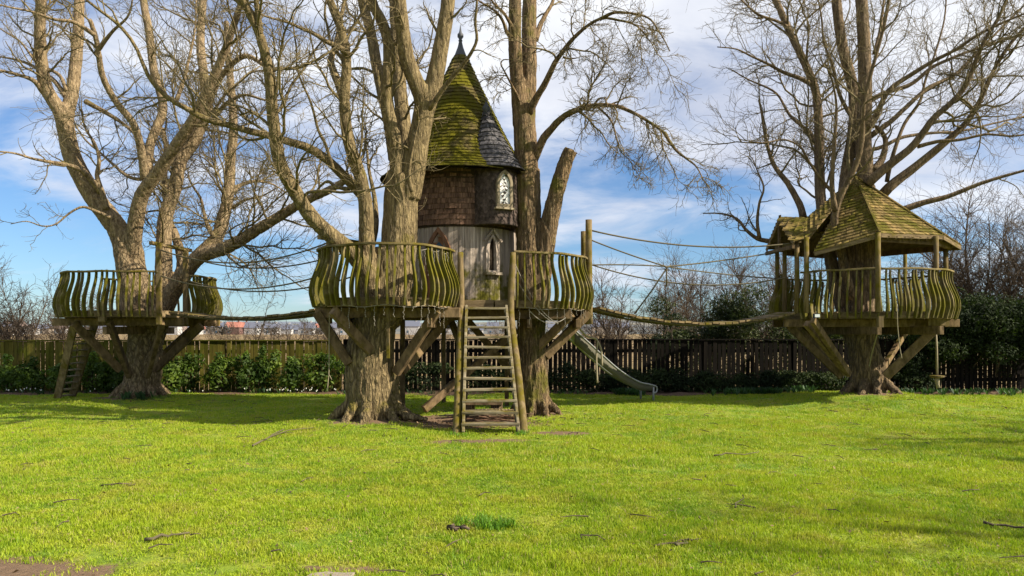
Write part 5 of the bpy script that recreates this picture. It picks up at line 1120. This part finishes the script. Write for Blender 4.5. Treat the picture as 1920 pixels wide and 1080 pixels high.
for i, (px, y, h, w, lab) in enumerate(HED):
    x = (px - 960) / F * y; cl = [((x, y + .75, h * .52), (w, .5, h * .48)), ((x, y, h * .72), (w, .45, h * .25))] + [((x + r.normal(0, w * .6), y - .1 + r.normal(0, .15), h * r.uniform(.35, .92)), (w * .45, .3, h * .11)) for k in range(10)]
    leafy('hedge_bush', 'hedge', lab, 'dark hedge bushes at the gappy fence', cl, 'hedge', 12000, .045, 580 + i, 3, 0.2)

# low plants in the bed, white flowers, litter
def sprigs(name, n, xs, ys, h, mat, seed, blades=7, size=.03):
    r = np.random.default_rng(seed); V = []; Q = []
    for k in range(n):
        x, y = xs(r), ys(r)
        for b in range(blades):
            a = r.uniform(0, 6.28); hh = h * r.uniform(.5, 1.2); ca, sa = math.cos(a), math.sin(a); l = hh * r.uniform(.2, .8); w = size * r.uniform(.3, .6); i = len(V); z0 = float(hgt(x, y))
            V += [(x - sa * w * .4, y + ca * w * .4, z0), (x + sa * w * .4, y - ca * w * .4, z0), (x + ca * l + sa * w, y + sa * l - ca * w, z0 + hh * .8), (x + ca * l * 1.3, y + sa * l * 1.3, z0 + hh), (x + ca * l - sa * w, y + sa * l + ca * w, z0 + hh * .8)]
            Q += [(i, i + 1, i + 2, i + 4)]; Q += [(i + 4, i + 2, i + 3, i + 3)]
    Qa = np.array(Q); T = Qa[Qa[:, 2] == Qa[:, 3]][:, :3] if False else None
    T = [q[:3] for q in Q if q[2] == q[3]] + [(q[0], q[1], q[2]) for q in Q if q[2] == q[3] and False]
    return tag(link(name, mesh_np(name, V, [q for q in Q if q[2] != q[3]], T), M[mat]), None, None, None, 'stuff')
sprigs('bed_plants', 260, lambda r: r.choice((r.uniform(4.9, 7.6), r.uniform(5.6, 6.6), r.uniform(9.6, 14.0), r.uniform(2.6, 3.3))), lambda r: r.uniform(18.6, 19.2), .17, 'bedplant', 1, 9)
sprigs('bed_plants', 140, lambda r: r.uniform(-14, 2), lambda r: r.uniform(18.95, 19.35), .12, 'bedplant', 2, 6, .025)
sprigs('bed_plants', 26, lambda r: r.normal(-8.75, .16), lambda r: r.normal(17.35, .1), .17, 'bedplant', 3, 7)
rr = np.random.default_rng(8); V = []; Q = []
for k in range(55):
    x, y = rr.choice((rr.uniform(-14, -4.0), rr.uniform(-14, -10), rr.normal(-5.6, .3))), rr.uniform(18.8, 19.3); z = rr.uniform(.08, .16); s = .013
    for a in (0, 1): c_, s_ = (s, 0) if a == 0 else (0, s); i = len(V); V += [(x - c_, y - s_, z), (x + c_, y + s_, z), (x + c_, y + s_, z + .03), (x - c_, y - s_, z + .03)]; Q.append((i, i + 1, i + 2, i + 3))
tag(link('white_flowers', mesh_np('white_flowers', V, Q), M['petal']), None, None, None, 'stuff')
V = []; Q = []
for k in range(1500):
    d = rr.uniform(4.3, 17); x = rr.uniform(-1, 1) * (d * .7 + 1); s = rr.uniform(.007, .018) * (1.6 if k % 9 == 0 else 1); a = rr.uniform(0, 6.28); z = float(hgt(x, d)) + rr.uniform(.03, .055); c_, s_ = math.cos(a) * s, math.sin(a) * s; t1, t2 = rr.normal(0, .3, 2) * s; i = len(V)
    V += [(x - c_, d - s_, z), (x + s_ * .5, d - c_ * .5, z + t1), (x + c_, d + s_, z + t2), (x - s_ * .5, d + c_ * .5, z - t1)]; Q.append((i, i + 1, i + 2, i + 3))
tag(link('fallen_leaves', mesh_np('fallen_leaves', V, Q), M['deadleaf']), None, None, None, 'stuff')
V = []; Q = []
for k in range(520):   # leaf mould and chips under the tower deck
    x, y = rr.normal(-.75, .75), rr.normal(13.3, .6); s = rr.uniform(.012, .04); a = rr.uniform(0, 6.28); z = float(hgt(x, y)) + rr.uniform(.005, .03); c_, s_ = math.cos(a) * s, math.sin(a) * s; t1, t2 = rr.normal(0, .3, 2) * s; i = len(V)
    V += [(x - c_, y - s_, z), (x + s_ * .5, y - c_ * .5, z + t1), (x + c_, y + s_, z + t2), (x - s_ * .5, y + c_ * .5, z - t1)]; Q.append((i, i + 1, i + 2, i + 3))
tag(link('leaf_litter', mesh_np('leaf_litter', V, Q), M['deadleaf']), None, None, None, 'stuff')

mb = MB(); q = np.random.default_rng(66)
for k in range(270):    # small twigs sunk in the grass, thickest under the trees
    if k % 3: c = ((-2.3, 12.6), (0.3, 13.6), (-8.6, 16.8), (8.0, 15.6), (-5.5, 13.0))[k % 5]; x, y = c[0] + q.normal(0, 1.5), c[1] + q.normal(0, 1.0)
    else: y = q.uniform(4.6, 15); x = q.uniform(-1, 1) * y * .68
    a = q.uniform(0, 6.28); l = q.uniform(.03, .13); z = float(hgt(x, y)) + q.uniform(.02, .045); dx, dy = math.cos(a) * l, math.sin(a) * l
    mb.tube([(x - dx, y - dy, z - .005), (x + q.normal(0, .02), y + q.normal(0, .02), z + .008), (x + dx, y + dy, z)], [.006, .005, .003], 4, False)
tag(mb.build('twig_litter', M['twig_dark']), None, None, None, 'stuff')

# sticks on the lawn
STK = [((470, 838, 540, 805), .016, 'forked pale stick on the grass between the left trunk and the stairs', True), ((195, 913, 262, 913), .009, 'thin dark crooked twig lying on the left lawn', False), ((280, 1018, 345, 1012), .014, 'short thick crooked stick near the lower left of the lawn', False),
       ((1230, 1030, 1310, 1012), .010, 'long thin twig on the lawn below the slide', False), ((1835, 992, 1925, 998), .012, 'dark stick on the lawn at the right edge', False), ((1340, 856, 1420, 850), .010, 'pale straight stick on the lawn in front of the mound', False),
       ((842, 990, 874, 994), .026, 'stubby dark bark piece beside the dark grass tuft', False), ((1085, 1010, 1140, 1011), .007, 'hair thin twig on the lawn right of the dark grass tuft', False), ((1275, 1030, 1300, 1018), .012, 'little pale stick on the lawn far below the bridge', False), ((1375, 955, 1395, 935), .007, 'tiny pale twig slanting on the sunlit lawn', False), ((893, 806, 912, 822), .010, 'curved pale twig at the foot of the stairs', False)]
for i, ((x0, y0_, x1, y1_), rad, lab, fork) in enumerate(STK):
    def gp_(px, py):
        d = EYE * F / (py - HOR); return np.array(((px - 960) / F * d, d))
    a, b = gp_(x0, y0_), gp_(x1, y1_); P = [];  q = np.random.default_rng(800 + i)
    for k in range(7):
        p = a + (b - a) * k / 6 + q.normal(0, .03, 2); P.append((p[0], p[1], float(hgt(p[0], p[1])) + .022 + q.uniform(0, .02)))
    root = tag(empty('fallen_stick', (P[3][0], P[3][1], 0)), lab, 'stick', 'sticks lying on the lawn'); mb = MB(); mb.tube(P, list(np.linspace(rad, rad * .45, 7)), 6, True, .12)
    if fork:
        mb.tube([P[3], (P[3][0] + .12, P[3][1] + .55, P[3][2] + .03), (P[3][0] + .45, P[3][1] + 1.0, P[3][2] + .02)], [rad * .8, rad * .5, rad * .3], 6)
    mb.build('stick', M['rope'] if 'pale' in lab or i in (2,) else M['twig_dark'], root, True)
# brushwood and a plank seat under the deck
bwd = tag(empty('brushwood_pile', (-.45, 12.9, 0)), 'fan of thin brown sticks heaped on the soil under the stairs', 'stick pile'); q = np.random.default_rng(5)
for k in range(46):
    x, y = -.48 + q.normal(0, .16), 12.75 + q.uniform(-.25, .3); l = q.uniform(.3, .55); an = q.normal(0, .14); z = .05 + q.uniform(0, .16)
    MB().tube([(x - l * math.cos(an), y - l * math.sin(an), z), (x, y, z + .03), (x + l * math.cos(an), y + l * math.sin(an), z + q.normal(0, .03))], [.012, .011, .006], 5).build('stick', M['wallshingle'] if k % 3 else M['rope'], bwd)
be = tag(empty('plank_bench', (-.5, 14.1, 0)), 'low rough plank seat on the soil behind the stairs', 'bench')
bevelled(MB().box((-.55, 14.1, .26), (.75, .3, .07)).build('seat', M['beam'], be), .008)
for s_ in (-1, 1): MB().tube([(-.55 + s_ * .26, 14.1, -.03), (-.55 + s_ * .26, 14.1, .225)], .11, 12).build('log_leg', M['bark_right'], be)
lg = tag(empty('log', (-.3, 13.75, 0)), 'split log lying across the soil under the tower deck', 'log'); MB().tube([(-.95, 13.7, .08), (-.3, 13.75, .10), (.2, 13.8, .08)], [.09, .085, .08], 10, True, .08).build('wood', M['bark_mid'], lg, True)
sb = tag(empty('stone_slab', (-1.18, 4.93, 0)), 'flat pale stone slab set in the grass at the bottom picture edge', 'stone')
a = [(-1.36, 4.70), (-1.31, 4.88), (-1.22, 4.915), (-1.10, 4.89), (-1.03, 4.90), (-1.04, 4.70)]; mb = MB(); mb.add([(x, y, -.02) for x, y in a] + [(x, y, .018) for x, y in a] + [(x * .98 - .024, y - .005, .024) for x, y in a], [tuple(range(12, 18))] + [(i, (i + 1) % 6, 6 + (i + 1) % 6, 6 + i) for i in range(6)] + [(6 + i, 6 + (i + 1) % 6, 12 + (i + 1) % 6, 12 + i) for i in range(6)]); mb.build('slab', M['stone'], sb)

# ------------------------------------------------------------------ the town across the field
WALLS = {'white': simple('white_render', (.42, .41, .40)), 'buff': simple('buff_render', (.30, .25, .20)), 'red': simple('red_brick', (.15, .085, .075)), 'grey': simple('grey_stone', (.21, .21, .22))}
ROOFS = {'slate': simple('slate_roof', (.12, .13, .17)), 'red': simple('red_tile_roof', (.36, .15, .11)), 'brown': simple('brown_roof', (.20, .15, .13))}
q = np.random.default_rng(31); hs = []
for (px, wall, rf) in [(8, 'white', 'slate'), (30, 'grey', 'brown'), (52, 'white', 'slate'), (85, 'buff', 'slate'), (112, 'white', 'brown'), (190, 'white', 'slate'), (222, 'grey', 'slate'), (318, 'white', 'slate'), (338, 'buff', 'brown'), (360, 'white', 'slate'), (385, 'white', 'red'), (404, 'buff', 'slate'), (424, 'grey', 'slate'), (438, 'red', 'red'), (456, 'red', 'red'), (476, 'white', 'slate'), (497, 'buff', 'brown'),
        (515, 'white', 'slate'), (538, 'white', 'slate'), (556, 'grey', 'slate'), (574, 'white', 'slate'), (600, 'white', 'red'), (622, 'buff', 'slate'), (642, 'white', 'slate'), (770, 'white', 'slate'), (800, 'buff', 'slate'), (835, 'white', 'brown'), (890, 'white', 'slate'), (925, 'grey', 'slate'), (1045, 'white', 'slate'), (1120, 'buff', 'slate'), (1160, 'white', 'slate')]:
    hs.append((px + q.uniform(-4, 4), q.uniform(400, 560), wall, rf, q.uniform(7, 12), q.uniform(6, 8), q.uniform(2.8, 4.6), q.uniform(2.2, 3.8)))
wm = MB().box((0, 0, 0), (1.1, .12, 1.2)).mesh('window'); wm.materials.append(M['glass_dark'])
NM = {'white': 'white', 'buff': 'buff', 'red': 'red brick', 'grey': 'grey stone'}; RN = {'slate': 'dark slate', 'red': 'red tiled', 'brown': 'brown'}
ORD = 'leftmost second third fourth fifth sixth seventh eighth ninth tenth eleventh twelfth thirteenth fourteenth fifteenth sixteenth'.split()
def house_label(px, wall, rf):
    same = sorted(h_[0] for h_ in hs if h_[2] == wall and h_[3] == rf); k = same.index(px)
    if len(same) == 1: return 'only distant %s house with %s roof across the field' % (NM[wall], RN[rf])
    return '%s of the distant %s houses with %s roof across the field' % (ORD[k] if k == 0 else ORD[k] + ' from left', NM[wall], RN[rf])
for (px, d, wall, rf, w, dp, h, rh) in hs:
    x = (px - 960) / F * d; g = '%s houses with %s roofs' % (NM[wall], RN[rf]); ho = tag(empty('house', (x, d, 0)), house_label(px, wall, rf), 'house', g)
    MB().box((x, d, h / 2 - .3), (w, dp, h + .6)).build('wall', WALLS[wall], ho)
    v = [(x - w / 2 - .3, d - dp / 2 - .3, h - .1), (x + w / 2 + .3, d - dp / 2 - .3, h - .1), (x + w / 2 + .3, d + dp / 2 + .3, h - .1), (x - w / 2 - .3, d + dp / 2 + .3, h - .1), (x - w / 2 - .3, d, h + rh), (x + w / 2 + .3, d, h + rh)]
    MB().add(v, [(0, 1, 5, 4), (2, 3, 4, 5), (0, 4, 3), (1, 2, 5), (3, 2, 1, 0)]).build('roof', ROOFS[rf], ho)
    MB().box((x + w * .3, d, h + rh), (.9, .9, 1.6)).build('chimney', WALLS[wall], ho)
    for k in range(int(w / 4.5)):
        for z in (1.6,): place('window', wm, None, ho, (x - w / 2 + 2.2 + k * 4.3, d - dp / 2 - .02, z))
# dark woods along the foot of the hill
V = []; Q = []; o_ = 0; q = np.random.default_rng(12)
for k in range(150):
    d = q.uniform(380, 700); x = q.uniform(-.75, .75) * d; hh = q.uniform(2.5, 6.5)
    v, f = leaf_cloud(q, (x, d, hh * .6), (q.uniform(3, 8), 3, hh * .6), 60, 1.1, .4, .3); V.append(v); Q.append(f + o_); o_ += len(v)
o = tag(link('woods', mesh_np('woods', np.concatenate(V), np.concatenate(Q)), leaf('far_woods', (.05, .052, .05), (.11, .10, .09), .1, .9)), None, None, None, 'stuff')
# ------------------------------------------------------------------ bare trees standing just outside the picture on the sunny side: their shadows streak the lawn
def copy_tree(src, loc, rz, sc_, label):
    c = src.copy(); C.objects.link(c); c.location = loc; c.rotation_euler.z = rz; c.scale = (sc_,) * 3; c['label'] = label; c['category'] = 'tree'; c['group'] = 'trees beside the lawn'
    for ch in src.children:
        k = ch.copy(); C.objects.link(k); k.parent = c
    return c
src = [o for o in C.objects if o.name == 'bare_tree'][0]
copy_tree(src, (16.5, 8.2, 0), 2.2, .7, 'bare tree standing just past the right picture edge, shading the lawn')
copy_tree(src, (19.5, 3.4, 0), 4.0, 1.05, 'bare tree farther out on the right, throwing thin shadows over the near lawn')
